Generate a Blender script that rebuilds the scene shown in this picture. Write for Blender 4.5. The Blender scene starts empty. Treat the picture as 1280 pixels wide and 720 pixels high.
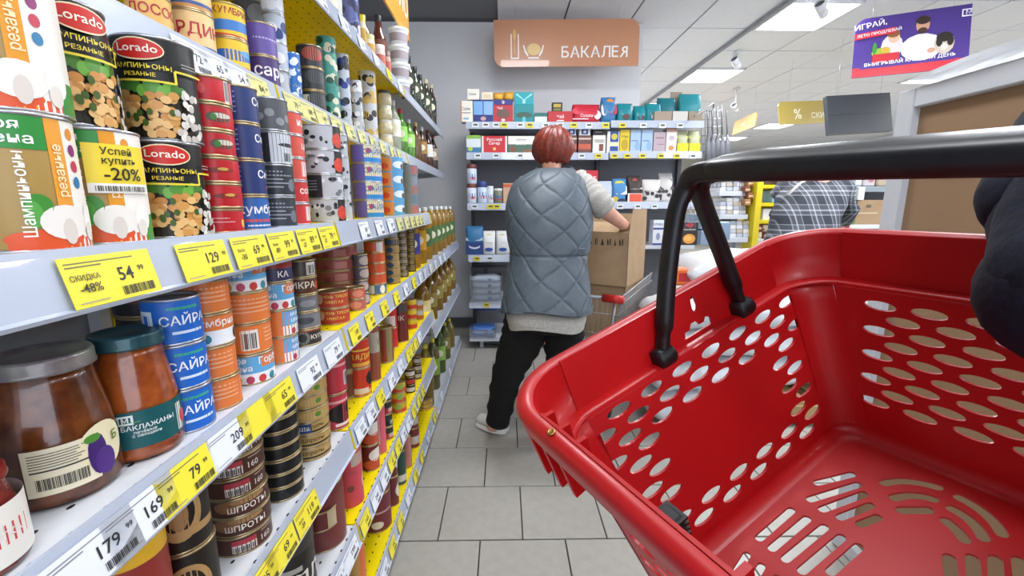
import bpy, bmesh, math, random
from mathutils import Vector, Matrix
random.seed(7)
S = bpy.context.scene
COL = S.collection
R = math.radians
PI = math.pi
# ------------------------------------------------------------------ camera
F = 550.0
HC = 1.22
PSI, PIT = math.atan(9/550), math.atan(104/550)
cd = bpy.data.cameras.new('camera'); cam = bpy.data.objects.new('camera', cd); COL.objects.link(cam)
cd.sensor_width = 36; cd.lens = F/1280*36; cd.clip_start = 0.02
cam.location = (0, 0, HC); cam.rotation_euler = (PI/2-PIT, 0, -PSI)
S.camera = cam
cF = Vector((math.sin(PSI)*math.cos(PIT), math.cos(PSI)*math.cos(PIT), -math.sin(PIT)))
cR = Vector((math.cos(PSI), -math.sin(PSI), 0)); cU = cR.cross(cF); cC = Vector((0, 0, HC))
# ------------------------------------------------------------------ world, light, exposure
wd = bpy.data.worlds.new('world'); S.world = wd; wd.use_nodes = True
wd.node_tree.nodes['Background'].inputs[0].default_value = (.8, .87, 1, 1)
wd.node_tree.nodes['Background'].inputs[1].default_value = 3.2  # added fill, enters where the rear wall is left out
S.view_settings.view_transform = 'Standard'; S.view_settings.look = 'None'; S.view_settings.gamma = 1
S.view_settings.exposure = 0.0
LAMP_W = 17.0
CEIL = 2.82
MOD = .59
lamps = [(2.3, 4.42+1.77*k-.59) for k in range(-4, 5)] + [(5.25, 4.42+1.77*k-.59) for k in range(-2, 5)] \
    + [(-.06, 4.42-1.77*3-.59), (-.06, 4.42-1.77*2-.59), (-.06, 4.42-1.77-.59)]  # last three are unseen, added to brighten the aisle and back wall
def area(name, loc, sx, sy, w, col=(.93, .96, 1), rot=(0, 0, 0)):
    l = bpy.data.lights.new(name, 'AREA'); l.shape = 'RECTANGLE'; l.size = sx; l.size_y = sy; l.energy = w; l.color = col
    o = bpy.data.objects.new(name, l); COL.objects.link(o); o.location = loc; o.rotation_euler = rot; return o
for (lx, ly) in lamps:
    area('lamp_light', (lx+MOD/2, ly+MOD/2, CEIL-.025), .54, .56, (42 if ly > 1.5 else 13.5) if lx > 1 else (24 if ly > 1.5 else 9))

def U(px, py, zc):           # point at depth zc along the view axis
    return cC + cF*zc + cR*((px-640)/F*zc) + cU*((360-py)/F*zc)
def ray(px, py):
    return cF + cR*((px-640)/F) + cU*((360-py)/F)
def onY(px, py, Y):
    d = ray(px, py); return cC + d*(Y/d.y)
def onX(px, py, X):
    d = ray(px, py); return cC + d*(X/d.x)
def onZ(px, py, Z):
    d = ray(px, py); return cC + d*((Z-HC)/d.z)

# ------------------------------------------------------------------ materials
_m = {}
def lin(h):
    if isinstance(h, str):
        h = h.lstrip('#'); h = h if len(h) == 6 else ''.join(x*2 for x in h); c = [int(h[i:i+2], 16)/255 for i in (0, 2, 4)]
        return tuple((x/12.92 if x <= .04045 else ((x+.055)/1.055)**2.4) for x in c) + (1,)
    return tuple(h)
def mat(col, rough=.5, metal=0, noise=0, nscale=30, bump=0, trans=0, coat=0, emit=0, name=None, col2=None, sss=0, ior=1.45):
    key = (col, rough, metal, noise, nscale, bump, trans, coat, emit, name, col2)
    if key in _m: return _m[key]
    m = bpy.data.materials.new(name or 'paint'); m.use_nodes = True; nt = m.node_tree; b = nt.nodes['Principled BSDF']
    b.inputs['Base Color'].default_value = lin(col); b.inputs['Roughness'].default_value = rough; b.inputs['Metallic'].default_value = metal
    b.inputs['Transmission Weight'].default_value = trans; b.inputs['Coat Weight'].default_value = coat; b.inputs['IOR'].default_value = ior
    if emit:
        b.inputs['Emission Color'].default_value = lin(col); b.inputs['Emission Strength'].default_value = emit
    if noise or bump:
        tc = nt.nodes.new('ShaderNodeTexCoord'); n = nt.nodes.new('ShaderNodeTexNoise'); n.inputs['Scale'].default_value = nscale; n.inputs['Detail'].default_value = 4
        nt.links.new(tc.outputs['Object'], n.inputs['Vector'])
        if noise:
            mx = nt.nodes.new('ShaderNodeMix'); mx.data_type = 'RGBA'
            c = lin(col); mx.inputs[6].default_value = c
            mx.inputs[7].default_value = lin(col2) if col2 else tuple(x*(1-noise) for x in c[:3])+(1,)
            rp = nt.nodes.new('ShaderNodeMapRange'); rp.inputs[1].default_value = .35; rp.inputs[2].default_value = .65
            nt.links.new(n.outputs[0], rp.inputs[0]); nt.links.new(rp.outputs[0], mx.inputs[0]); nt.links.new(mx.outputs[2], b.inputs['Base Color'])
        if bump:
            bp = nt.nodes.new('ShaderNodeBump'); bp.inputs['Strength'].default_value = bump; bp.inputs['Distance'].default_value = .003
            nt.links.new(n.outputs[0], bp.inputs['Height']); nt.links.new(bp.outputs[0], b.inputs['Normal'])
    _m[key] = m; return m
def pm(c): return mat(c, .38, name='print')
GOLD = mat('#b3a07a', .35, .85, name='gold_metal'); SILV = mat('#b9bcc0', .3, .9, name='tin_metal')
WIRE = mat('#9a9ca0', .35, .8, name='wire_metal'); CARD = mat('#a98d6c', .8, noise=.12, nscale=14, bump=.1, name='cardboard')

# ------------------------------------------------------------------ mesh builder
class MB:
    def __init__(s): s.v = []; s.f = []; s.m = []; s.fi = []; s.sm = []
    def mi(s, m):
        if m not in s.m: s.m.append(m)
        return s.m.index(m)
    def add(s, vs, fs, m, sm=False, M=None):
        o = len(s.v); i = s.mi(m)
        s.v += [(M @ Vector(p))[:] if M else tuple(p) for p in vs]
        for f in fs: s.f.append([o+k for k in f]); s.fi.append(i); s.sm.append(sm)
        return s
    def box(s, c, d, m, M=None, b=0):
        x, y, z = d[0]/2, d[1]/2, d[2]/2
        if b:
            # chamfered box
            vs = []; idx = {}
            for sx in (-1, 1):
                for sy in (-1, 1):
                    for sz in (-1, 1):
                        for k in range(3):
                            p = [sx*(x-b), sy*(y-b), sz*(z-b)]; p[k] = (sx*x, sy*y, sz*z)[k]
                            idx[(sx, sy, sz, k)] = len(vs); vs.append((c[0]+p[0], c[1]+p[1], c[2]+p[2]))
            fs = []
            g = lambda *a: idx[a]
            for q in (-1, 1):
                fs.append([g(q, -1, -1, 0), g(q, 1, -1, 0), g(q, 1, 1, 0), g(q, -1, 1, 0)][::q])
                fs.append([g(-1, q, -1, 1), g(-1, q, 1, 1), g(1, q, 1, 1), g(1, q, -1, 1)][::q])
                fs.append([g(-1, -1, q, 2), g(1, -1, q, 2), g(1, 1, q, 2), g(-1, 1, q, 2)][::q])
            for a in (-1, 1):
                for e in (-1, 1):
                    fs.append([g(a, e, -1, 0), g(a, e, 1, 0), g(a, e, 1, 1), g(a, e, -1, 1)][::-a*e])
                    fs.append([g(a, -1, e, 0), g(a, 1, e, 0), g(a, 1, e, 2), g(a, -1, e, 2)][::a*e])
                    fs.append([g(-1, a, e, 1), g(1, a, e, 1), g(1, a, e, 2), g(-1, a, e, 2)][::-a*e])
                    for h in (-1, 1):
                        fs.append([g(a, e, h, 0), g(a, e, h, 1), g(a, e, h, 2)][::a*e*h])
            return s.add(vs, fs, m, False, M)
        vs = [(c[0]+a*x, c[1]+e*y, c[2]+g*z) for a in (-1, 1) for e in (-1, 1) for g in (-1, 1)]
        return s.add(vs, [(0, 1, 3, 2), (4, 6, 7, 5), (0, 4, 5, 1), (2, 3, 7, 6), (0, 2, 6, 4), (1, 5, 7, 3)], m, False, M)
    def lathe(s, prof, m, seg=28, M=None, sm=True, cap0=False, cap1=False):
        vs = []; fs = []; n = len(prof)
        for (r, z) in prof:
            for k in range(seg):
                a = 2*PI*k/seg; vs.append((r*math.sin(a), -r*math.cos(a), z))
        for i in range(n-1):
            for k in range(seg):
                k2 = (k+1) % seg; fs.append((i*seg+k, i*seg+k2, (i+1)*seg+k2, (i+1)*seg+k))
        if cap0: fs.append(tuple(range(seg))[::-1])
        if cap1: fs.append(tuple((n-1)*seg+k for k in range(seg)))
        return s.add(vs, fs, m, sm, M)
    def loft(s, rings, m, sm=True, cap=True, M=None):
        n = len(rings[0]); vs = [p for r in rings for p in r]; fs = []
        for i in range(len(rings)-1):
            for k in range(n):
                k2 = (k+1) % n; fs.append((i*n+k, i*n+k2, (i+1)*n+k2, (i+1)*n+k))
        if cap: fs.append(tuple(range(n))[::-1]); fs.append(tuple((len(rings)-1)*n+k for k in range(n)))
        return s.add(vs, fs, m, sm, M)
    def tube(s, path, rad, m, seg=8, cap=True, flat=1.0, up=(0, 0, 1), M=None, pw=1.0):
        P = [Vector(p) for p in path]; rings = []; up = Vector(up)
        for i, p in enumerate(P):
            t = (P[min(i+1, len(P)-1)]-P[max(i-1, 0)]).normalized()
            a = t.cross(up)
            if a.length < 1e-3: a = t.cross(Vector((1, 0, 0)))
            a.normalize(); b = a.cross(t).normalized(); r = rad[i] if isinstance(rad, (list, tuple)) else rad
            g = lambda c: math.copysign(abs(c)**pw, c)
            rings.append([tuple(p+a*(r*g(math.cos(2*PI*k/seg)))+b*(r*flat*g(math.sin(2*PI*k/seg)))) for k in range(seg)])
        return s.loft(rings, m, True, cap, M)
    def ball(s, c, r, m, seg=12, M=None):
        r = r if isinstance(r, (tuple, list)) else (r, r, r); n = seg//2+1
        pr = [(math.sin(PI*i/(n-1)), -math.cos(PI*i/(n-1))) for i in range(n)]
        MM = Matrix.Translation(c) @ Matrix.Diagonal((r[0], r[1], r[2], 1))
        return s.lathe(pr, m, seg, (M @ MM) if M else MM)
    def quad(s, a, b, c, d, m, sm=False): return s.add([a, b, c, d], [(0, 1, 2, 3)], m, sm)
    def build(s, name, parent=None, kind=None):
        me = bpy.data.meshes.new(name); me.from_pydata(s.v, [], s.f)
        for m in s.m: me.materials.append(m)
        me.polygons.foreach_set('material_index', s.fi); me.polygons.foreach_set('use_smooth', s.sm); me.update()
        o = bpy.data.objects.new(name, me); COL.objects.link(o)
        if parent: o.parent = parent
        if kind: o['kind'] = kind
        return o
LABELS = {}
def T(o, label, cat, group=None, kind=None):
    o['label'] = label; o['category'] = cat
    if group: o['group'] = group
    if kind: o['kind'] = kind
    n = len(label.split())
    if n < 4 or n > 16: print('LABEL LEN', n, label)
    if label in LABELS and not group == 'SAME': print('DUP LABEL', label)
    LABELS[label] = 1
    return o
def empty(name, loc=(0, 0, 0), rz=0):
    o = bpy.data.objects.new(name, None); COL.objects.link(o); o.location = loc; o.rotation_euler = (0, 0, rz); o.empty_display_size = .05; return o
def ST(o): o['kind'] = 'structure'; return o
def copy_tree(o, parent=None):
    c = o.copy(); COL.objects.link(c)
    if parent: c.parent = parent
    for ch in o.children: copy_tree(ch, c)
    return c

# ------------------------------------------------------------------ lettering
_t = {}
def glyphs(txt, bold=.012):
    k = (txt, bold)
    if k in _t: return _t[k]
    if 'Я' in txt:                                # built from a mirrored R
        x = 0; V_ = []; F_ = []
        for ch in txt:
            if ch == ' ': x += .28; continue
            vs, fs = glyphs('R' if ch == 'Я' else ch, bold)
            ys = glyphs('Н'+ch, bold)[0] if ch != 'Я' else None
            s_ = -1 if ch == 'Я' else 1; xs = [s_*v[0] for v in vs]; lo = min(xs)
            yo = 0 if ch == 'Я' else 0
            base_ = min(v[1] for v in vs); o_ = len(V_)
            cap_ = min(v[1] for v in glyphs('Н', bold)[0])
            yo = cap_-base_ if ch not in 'ЦЩДцщдур,' else 0
            V_ += [(s_*v[0]-lo+x, v[1]+yo) for v in vs]; F_ += [tuple(i+o_ for i in (f if s_ == 1 else f[::-1])) for f in fs]
            x += max(xs)-lo+.085
        V_ = [(a-x/2, b) for a, b in V_]; _t[k] = (V_, F_); return _t[k]
    c = bpy.data.curves.new('lettering', 'FONT'); c.body = txt; c.align_x = 'CENTER'; c.align_y = 'CENTER'; c.resolution_u = 2; c.offset = bold; c.size = 1
    o = bpy.data.objects.new('lettering', c); COL.objects.link(o)
    dg = bpy.context.evaluated_depsgraph_get(); me = bpy.data.meshes.new_from_object(o.evaluated_get(dg))
    vs = [(v.co.x, v.co.y) for v in me.vertices]; fs = [tuple(p.vertices) for p in me.polygons]
    bpy.data.objects.remove(o); bpy.data.curves.remove(c); bpy.data.meshes.remove(me)
    out = []
    for f in fs:                                  # drop folded faces
        a = sum(vs[f[i]][0]*vs[f[(i+1) % len(f)]][1]-vs[f[(i+1) % len(f)]][0]*vs[f[i]][1] for i in range(len(f)))
        if abs(a) > 1e-7: out.append(f if a > 0 else f[::-1])
    _t[k] = (vs, out); return _t[k]
# flat print: items in units of the face height, u right from the middle, v up from 0 to 1
def art(mb, items, mp, umax=9, cell=.2, e0=1, TL=0):
    """mp(u, v, layer) -> point.  r: rect, e: ellipse, t: text, p: polygon, b: barcode"""
    for k, it in enumerate(items):
        L = k+e0; kd = it[0]
        if kd == 'r':
            _, u0, v0, u1, v1, c = it[:6]; u0 = max(u0, -umax); u1 = min(u1, umax); n = max(1, int((u1-u0)/cell+.99))
            vs = []
            for i in range(n+1):
                u = u0+(u1-u0)*i/n; sh = it[6]*(i/n-.5) if len(it) > 6 else 0
                vs += [mp(u, v0+sh, L), mp(u, v1+sh, L)]
            mb.add(vs, [(2*i, 2*i+2, 2*i+3, 2*i+1) for i in range(n)], pm(c), True)
        elif kd == 'e':
            _, cu, cv, ru, rv, c = it; n = max(6, int(2*ru/cell)+5); vs = []
            for i in range(n+1):
                a = PI*i/n; x = -math.cos(a); y = math.sin(a)
                vs += [mp(cu+ru*x, cv-rv*y, L), mp(cu+ru*x, cv+rv*y, L)]
            mb.add(vs, [(2*i, 2*i+2, 2*i+3, 2*i+1) for i in range(n)], pm(c), True)
        elif kd == 'p':
            _, pts, c = it; mb.add([mp(u, v, L) for u, v in pts], [tuple(range(len(pts)))], pm(c))
        elif kd == 't':
            _, tx, cu, cv, sz, c = it[:6]; rot = it[6] if len(it) > 6 else 0; wd_ = it[7] if len(it) > 7 else 1; vs, fs = glyphs(tx)
            ca, sa = math.cos(rot), math.sin(rot)
            mb.add([mp(cu+sz*(x*wd_*ca-y*sa), cv+sz*(x*wd_*sa+y*ca), L+TL) for x, y in vs], fs, pm(c))
        elif kd == 'b':
            _, u0, v0, u1, v1, c, n = it; rr = random.Random(3)
            for i in range(n):
                a = u0+(u1-u0)*i/n; w = (u1-u0)/n*rr.choice((.35, .5, .75))
                mb.add([mp(a, v0, L), mp(a+w, v0, L), mp(a+w, v1, L), mp(a, v1, L)], [(0, 1, 2, 3)], pm(c))
    return mb
def cylmap(r, h, eps=.00004, z0=0):
    return lambda u, v, L: ((r+.0003+eps*L)*math.sin(u*h/r), -(r+.0003+eps*L)*math.cos(u*h/r), z0+v*h)
def boxmap(h, y, eps=.00015, z0=0):
    return lambda u, v, L: (u*h, y-.0003-eps*L, z0+v*h)
ORD = ['bottom', 'second up', 'third up', 'fourth up', 'fifth up', 'sixth up', 'seventh up', 'eighth up', 'ninth up']
def ordn(i, n): return 'top' if (i == n-1 and n > 1) else ORD[i]
# ------------------------------------------------------------------ room shell
WY = 4.30
wallm = mat('#dcdcde', .85, noise=.04, nscale=3, bump=.05, name='wall_paint')
def slab(name, x0, x1, y0, y1, z0, z1, m):
    return ST(MB().box(((x0+x1)/2, (y0+y1)/2, (z0+z1)/2), (x1-x0, y1-y0, z1-z0), m).build(name))
TS = .315
fl = slab('floor', -1.3, 9, -3.5, 15, -.12, -.008, mat('#4c4a46', .8, noise=.2, nscale=40, name='grout'))
tm = mat('#a8a59e', .32, noise=.05, nscale=25, bump=.03, name='floor_tile_glaze', col2='#a29e96')
proto = MB().box((0, 0, -.006), (TS-.005, TS-.005, .012), tm, b=.0015).build('tile', fl)
first = True
for j in range(-3, 9):
    for i in range(-2, 10):
        x = -.0945+TS*i+(.1575 if j % 2 == 0 else 0)+TS/2; y = 1.43+.316*j+.158
        if x > 2.7: continue
        o = proto if first else proto.copy()
        if not first: COL.objects.link(o)
        first = False; o.parent = fl; o.location = (x, y, random.uniform(-.0004, .0004)); o.rotation_euler = (0, 0, random.uniform(-.002, .002))
# the tiles farther off, joined
mb = MB()
for j in range(-14, 43):
    for i in range(-4, 28):
        x = -.0945+TS*i+(.1575 if j % 2 == 0 else 0)+TS/2; y = 1.43+.316*j+.158
        if -3 <= j < 9 and x <= 2.7 and i >= -2: continue
        mb.add([(x+a*.155, y+b*.155, -.001) for a, b in ((-1, -1), (1, -1), (1, 1), (-1, 1))], [(0, 1, 2, 3)], tm)
mb.build('distant_tiles', fl, 'stuff')
wb = slab('wall_back', -1.3, 1.25, WY, WY+.15, 0, CEIL, wallm)
slab('wall_left', -1.45, -1.3, -3.5, 4.45, 0, CEIL, wallm)
# rear wall left out so bluish world light fills the room from behind
slab('wall_right', 9, 9.15, -3.5, 15, 0, CEIL, wallm)
slab('wall_far', -1.45, 9.15, 15, 15.15, 0, CEIL, mat('#b9b4a8', .85, name='far_wall_paint'))
slab('wall_inner', 1.10, 1.25, WY+.15, 15, 0, CEIL, wallm)
ST(MB().box((-.05, WY-.008, .06), (2.5, .016, .10), mat('#5c5d60', .6, name='baseboard_paint')).build('baseboard_back'))
ce = slab('ceiling', -1.45, 9.1, -3.6, 15.1, CEIL+.03, CEIL+.1, mat('#77777a', .8, name='ceiling_grid'))
cm_ = mat('#e2e2e4', .9, noise=.05, nscale=60, bump=.15, name='ceiling_tile_board')
lampset = {(round(a, 2), round(b, 2)) for a, b in lamps}
proto = None
bigm = MB()
for i in range(-4, 12):
    for j in range(-14, 19):
        x = 2.3+MOD*i; y = 4.42-.59+.59*j
        if any(abs(x-a) < .2 and abs(y-b) < .2 for a, b in lamps): continue
        if j >= -4 and j <= 11 and y > 1.9 and x < 7.5:
            if proto is None:
                o = proto = MB().box((MOD/2, MOD/2, .0), (MOD-.012, MOD-.012, .014), cm_, b=.004).build('ceiling_tile', ce)
            else:
                o = proto.copy(); COL.objects.link(o); o.parent = ce
            o.location = (x, y, CEIL+.012+random.uniform(-.002, .002))
        else:
            bigm.box((x+MOD/2, y+MOD/2, CEIL+.012), (MOD-.012, MOD-.012, .014), cm_)
bigm.build('distant_ceiling_tiles', ce, 'stuff')
lampm = mat('#f4f8ff', .5, emit=9, name='lamp_diffuser'); lfm = mat('#d9dbdd', .5, name='lamp_frame')
NM = {0: 'nearest over the aisle end, cut by the photo top', 1: 'second away, beside a white spotlight', 2: 'third away above the hanging grey spatulas', 3: 'fourth away near the gold sign', 4: 'fifth away, far down the store'}
proto = None
for n, (lx, ly) in enumerate(lamps):
    if proto is None:
        t = empty('ceiling_lamp'); f_ = MB()
        for sx, sy, cx_, cy_ in ((MOD, .02, MOD/2, .01), (MOD, .02, MOD/2, MOD-.01), (.02, MOD, .01, MOD/2), (.02, MOD, MOD-.01, MOD/2)):
            f_.box((cx_, cy_, .0), (sx, sy, .03), lfm)
        f_.build('frame', t); MB().box((MOD/2, MOD/2, .01), (MOD-.04, MOD-.04, .006), lampm).build('diffuser', t); proto = t
    else: t = copy_tree(proto)
    t.location = (lx, ly, CEIL)
    if lx < 1: lb = 'added unseen square ceiling light above the canned food shelves, '+('farthest' if ly > 1 else 'middle' if ly > -.9 else 'nearest')+' one'
    elif lx < 4:
        k = round((ly-(4.42-.59))/1.77)
        lb = 'square white ceiling light, '+NM[k] if k in NM else 'square ceiling light of the middle row, %s the photographer' % ['', 'beside', 'one behind', 'two behind', 'three behind'][-k]
    else:
        k = round((ly-(4.42-.59))/1.77)
        lb = 'square ceiling light of the right row, %s' % {-2: 'first above the brown board', -1: 'second', 0: 'third from the camera', 1: 'just under the purple poster', 2: 'behind the purple poster', 3: 'far beyond the dark panel', 4: 'farthest from the camera'}[k]
    T(t, lb, 'lamp', 'square ceiling lights')

# ------------------------------------------------------------------ left shelving
LV = dict(G=(.11, .392, 'bottom shelf'), F=(.40, .39, 'sixth shelf'), E=(.665, .39, 'fifth shelf'), D=(.925, .39, 'fourth shelf'), C=(1.178, .39, 'third shelf'), B=(1.472, .495, 'second shelf'), A=(1.785, .495, 'top shelf'))
SEC = [(-.55, 1.02), (1.02, 2.30), (2.30, 3.66)]
def shelfmat(c, rough=.35):
    m = bpy.data.materials.new('perforated_metal'); m.use_nodes = True; nt = m.node_tree; b = nt.nodes['Principled BSDF']; b.inputs['Roughness'].default_value = rough
    N = nt.nodes.new; tc = N('ShaderNodeTexCoord'); mp = N('ShaderNodeVectorMath'); mp.operation = 'MULTIPLY'; mp.inputs[1].default_value = (28, 28, 0)
    fr = N('ShaderNodeVectorMath'); fr.operation = 'FRACTION'; sb = N('ShaderNodeVectorMath'); sb.operation = 'SUBTRACT'; sb.inputs[1].default_value = (.5, .5, 0)
    sc = N('ShaderNodeVectorMath'); sc.operation = 'MULTIPLY'; sc.inputs[1].default_value = (1.2, .7, 0)
    ln = N('ShaderNodeVectorMath'); ln.operation = 'LENGTH'; lt = N('ShaderNodeMath'); lt.operation = 'LESS_THAN'; lt.inputs[1].default_value = .085
    mx = N('ShaderNodeMix'); mx.data_type = 'RGBA'; mx.inputs[6].default_value = lin(c); mx.inputs[7].default_value = (.01, .01, .01, 1)
    L = nt.links.new
    L(tc.outputs['Object'], mp.inputs[0]); L(mp.outputs[0], fr.inputs[0]); L(fr.outputs[0], sb.inputs[0]); L(sb.outputs[0], sc.inputs[0]); L(sc.outputs[0], ln.inputs[0])
    L(ln.outputs['Value'], lt.inputs[0]); L(lt.outputs[0], mx.inputs[0]); L(mx.outputs[2], b.inputs['Base Color'])
    return m
SH = [('#d8dade', 'white'), ('#f0d800', 'yellow'), ('#b8babd', 'grey')]
shm = [shelfmat(c) for c, _ in SH]; plm = [mat('#cfd1d6', .4, name='white_enamel'), mat('#e8d000', .4, name='yellow_enamel'), mat('#a9abae', .4, name='grey_enamel')]
railm = mat('#b4bccc', .25, coat=.4, name='price_rail_plastic'); darkp = mat('#26262a', .6, name='dark_plastic')
TILT = .012; RH = .052
section_objs = []
ddefs = {0: 'white left shelving unit nearest the camera with canned fish and jars', 1: 'yellow middle unit of the left shelving full of cans', 2: 'grey far unit of the left shelving holding oil bottles'}
for si, (y0, y1) in enumerate(SEC):
    t = empty('shelving_unit', (-.7, y0, 0)); T(t, ddefs[si], 'shelves', 'left shelving units')
    ox, oy = .7, -y0
    ym = (y0+y1)/2; L_ = y1-y0-.006
    MB().box((-.965+ox, ym+oy, 1.05), (.02, L_, 2.1), plm[si] if si else mat('#8f9196', .5, name='grey_back_metal')).build('back_panel', t)
    for yy in (y0+.015, y1-.015):
        MB().box((-.94+ox, yy+oy, 1.05), (.03, .025, 2.1), plm[si]).build('upright', t)
    for key, (z, a, nm) in LV.items():
        zz = z
        if si == 2 and key == 'E': zz = .56
        if si == 2 and key == 'F': zz = .11
        if si == 2 and key in 'GC': continue
        b = MB().box(((-.95-a)/2+ox, ym+oy, zz-.006), (.95-a-.004, L_, .012), shm[si])
        # folded front edge and underside lip
        b.box((-a+ox-.006, ym+oy, zz-.02), (.004, L_, .035), plm[si])
        sh = b.build('shelf', t)
        # tilted price rail: clear channel with upper and lower lips
        rb = MB()
        yA, yB = y0+.004+oy, y1-.004+oy; xa = -a+ox
        pr = [(xa-.003, zz+.004), (xa+.001, zz+.004), (xa+.002, zz-.002), (xa+TILT*.9, zz-RH+.004), (xa+TILT+.004, zz-RH+.002), (xa+TILT+.002, zz-RH-.002), (xa+TILT-.004, zz-RH), (xa-.003, zz-.004)]
        rb.loft([[(x, yA, z_) for x, z_ in pr], [(x, yB, z_) for x, z_ in pr]], railm, sm=False)
        r_ = rb.build('price_rail', t)
        # bracket end caps
        if si < 2:
            MB().add([(xa-.005, yB+.003, zz+.004), (xa+.004, yB+.003, zz+.003), (xa+TILT+.004, yB+.003, zz-RH), (xa-.02, yB+.003, zz-RH+.01)], [(0, 1, 2, 3)], plm[1]).box((xa+.002, yB, zz-RH+.002), (.012, .008, .01), darkp).build('end_cap', t)
        for yy in (y0+.02, y1-.02):
            MB().add([(-.93+ox, yy+oy, zz-.012), (-a-.02+ox, yy+oy, zz-.012), (-a-.02+ox, yy+oy, zz-.03), (-.93+ox, yy+oy, zz-.075)], [(0, 1, 2, 3)], plm[si]).build('bracket', t)
        if key == 'G' or (si == 2 and key == 'F'):
            MB().box((-.41+ox, ym+oy, .047), (.012, L_, .09), mat('#5b5c60', .5, name='plinth_metal')).build('plinth', t)
    section_objs.append(t)

# ------------------------------------------------------------------ price tags on the rails
_pt = {}
def tag_mesh(big, sup, col, w, pct):
    k = (big, sup, col, w, pct)
    if k in _pt: return _pt[k]
    h = .046; mb = MB(); c = {'y': '#efe03c', 'w': '#e6eaf2', 'p': '#d8d48c'}[col]; dk = '#2c2c30'
    mb.box((0, 0, h/2), (w, .0006, h), mat(c, .35, name='tag_paper'))
    W_ = w/h/2; it = []
    if big:
        for q in range(2):
            it.append(('r', -W_*.92, .86-q*.07, W_*(.55 if q == 0 else -.2), .89-q*.07, '#77744a' if col == 'y' else '#8a8c94'))
        it.append(('t', big, W_*.25, .52, .40, dk)); it.append(('t', sup, W_*.25+.13*len(big)+.16, .6, .17, dk))
        it.append(('b', W_*.05, .08, W_*.85, .27, dk, 22))
        it.append(('r', -W_*.9, .08, -W_*.3, .1, '#8a8c94'))
        if pct: it += [('t', 'СКИДКА' if '54' in big else 'было', -W_*.62, .58, .15, dk), ('t', pct, -W_*.58, .36, .25, dk)]
    art(mb, it, lambda u, v, L: (u*h, -.0003-.00015*L, v*h))
    o = mb.build('price_tag'); _pt[k] = o; return o
ang = math.atan2(TILT, RH)
used_tags = set()
SHN = {'A': 'top', 'B': 'second', 'C': 'third', 'D': 'fourth', 'E': 'fifth', 'F': 'sixth', 'G': 'bottom'}
def tag(key, px, big, sup, col, where, w=.09, pct='', z=None):
    zz, a, nm = LV[key]; zz = z or zz
    # meet the rail where the photograph shows the tag
    X = -a+TILT*.6; lo, hi = .2, 3.6
    for _ in range(40):
        m_ = (lo+hi)/2; d = Vector((X, m_, zz-.028))-cC
        if 640+F*d.dot(cR)/d.dot(cF) < px: lo = m_
        else: hi = m_
    y = (lo+hi)/2
    o0 = tag_mesh(big, sup, col, w, pct)
    if o0.name in used_tags: o = o0.copy(); COL.objects.link(o)
    else: o = o0; used_tags.add(o0.name)
    o.location = (-a+TILT+.0035, y, zz-RH+.003); o.rotation_euler = (-ang, 0, PI/2)
    T(o, {'y': 'yellow', 'w': 'white', 'p': 'pale yellow'}[col]+' price tag '+where, 'price tag', 'price tags on the left shelving'); return y
tag('C', 140, '54', '99', 'y', 'reading 54.99 with a 48 percent discount', .098, '-48%')
tag('C', 255, '129', '99', 'y', 'reading 129.99 under the large mushroom cans'); tag('C', 313, '69', '99', 'y', 'reading 69.99 under the red tins', pct='-30')
tag('C', 353, '99', '99', 'y', 'reading 99.99 under the blue mackerel tins', pct='-89'); tag('C', 385, '89', '99', 'y', 'reading 89.99 under the dark grey tins', pct='-27')
tag('C', 410, '79', '99', 'y', 'reading 79.99 at the right end of the white third shelf', pct='-27')
tag('D', 118, '179', '99', 'w', 'reading 179.99 under the brown vegetable jar'); tag('D', 178, '169', '99', 'w', 'reading 169.99 under the aubergine jar')
tag('D', 233, '79', '99', 'y', 'reading 79.99 under the blue saury tins'); tag('D', 288, '209', '99', 'w', 'reading 209.99 above the sprat tins')
tag('D', 321, '', '', 'y', 'left blank and pale beside the 65.99 tag'); tag('D', 349, '65', '99', 'y', 'reading 65.99 above the black tins')
tag('D', 386, '92', '99', 'w', 'reading 92.99 above the gold sprat tins'); tag('D', 416, '79', '99', 'w', 'reading 79.99 at the right end of the white fourth shelf')
tag('E', 326, '35', '99', 'y', 'reading 35.99 cut by the lower photo edge'); tag('E', 352, '69', '99', 'y', 'reading 69.99 left of the one reading 119.99', pct='')
tag('E', 383, '119', '99', 'y', 'reading 119.99 under the gold sprat tins', pct='-29')
tag('F', 422, '89', '99', 'w', 'reading 89.99 cut by the lower photo edge'); tag('F', 438, '199', '99', 'w', 'reading 199.99 under the wide dark red tin')
seqs = {'C': ([455, 474, 488, 499, 508, 515, 521, 526], 'wwwppppp'), 'D': ([443, 462, 480, 495, 507, 517, 525, 531, 538, 544, 550, 555], 'yyyywywwwwww'),
        'E': ([450, 463, 475, 489, 500, 510, 514, 519, 524], 'wwywwyyyw'), 'F': ([456, 469, 480, 489, 497, 504, 510, 517, 523, 528], 'ywwyywwyyy'), 'G': ([480, 490, 500, 510, 519, 527, 535, 543, 552, 562], 'wyywyywyww'),
        'B': ([240, 268, 296, 322, 366, 384, 402, 420, 437, 452, 466, 478, 490, 499], 'wwwppppppppppp'), 'A': ([400, 430, 452, 470, 486, 500], 'wwwwyw')}
fakes = ['129', '65', '79', '99', '245', '331', '54', '189', '165', '119', '72', '84', '149', '59']
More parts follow.
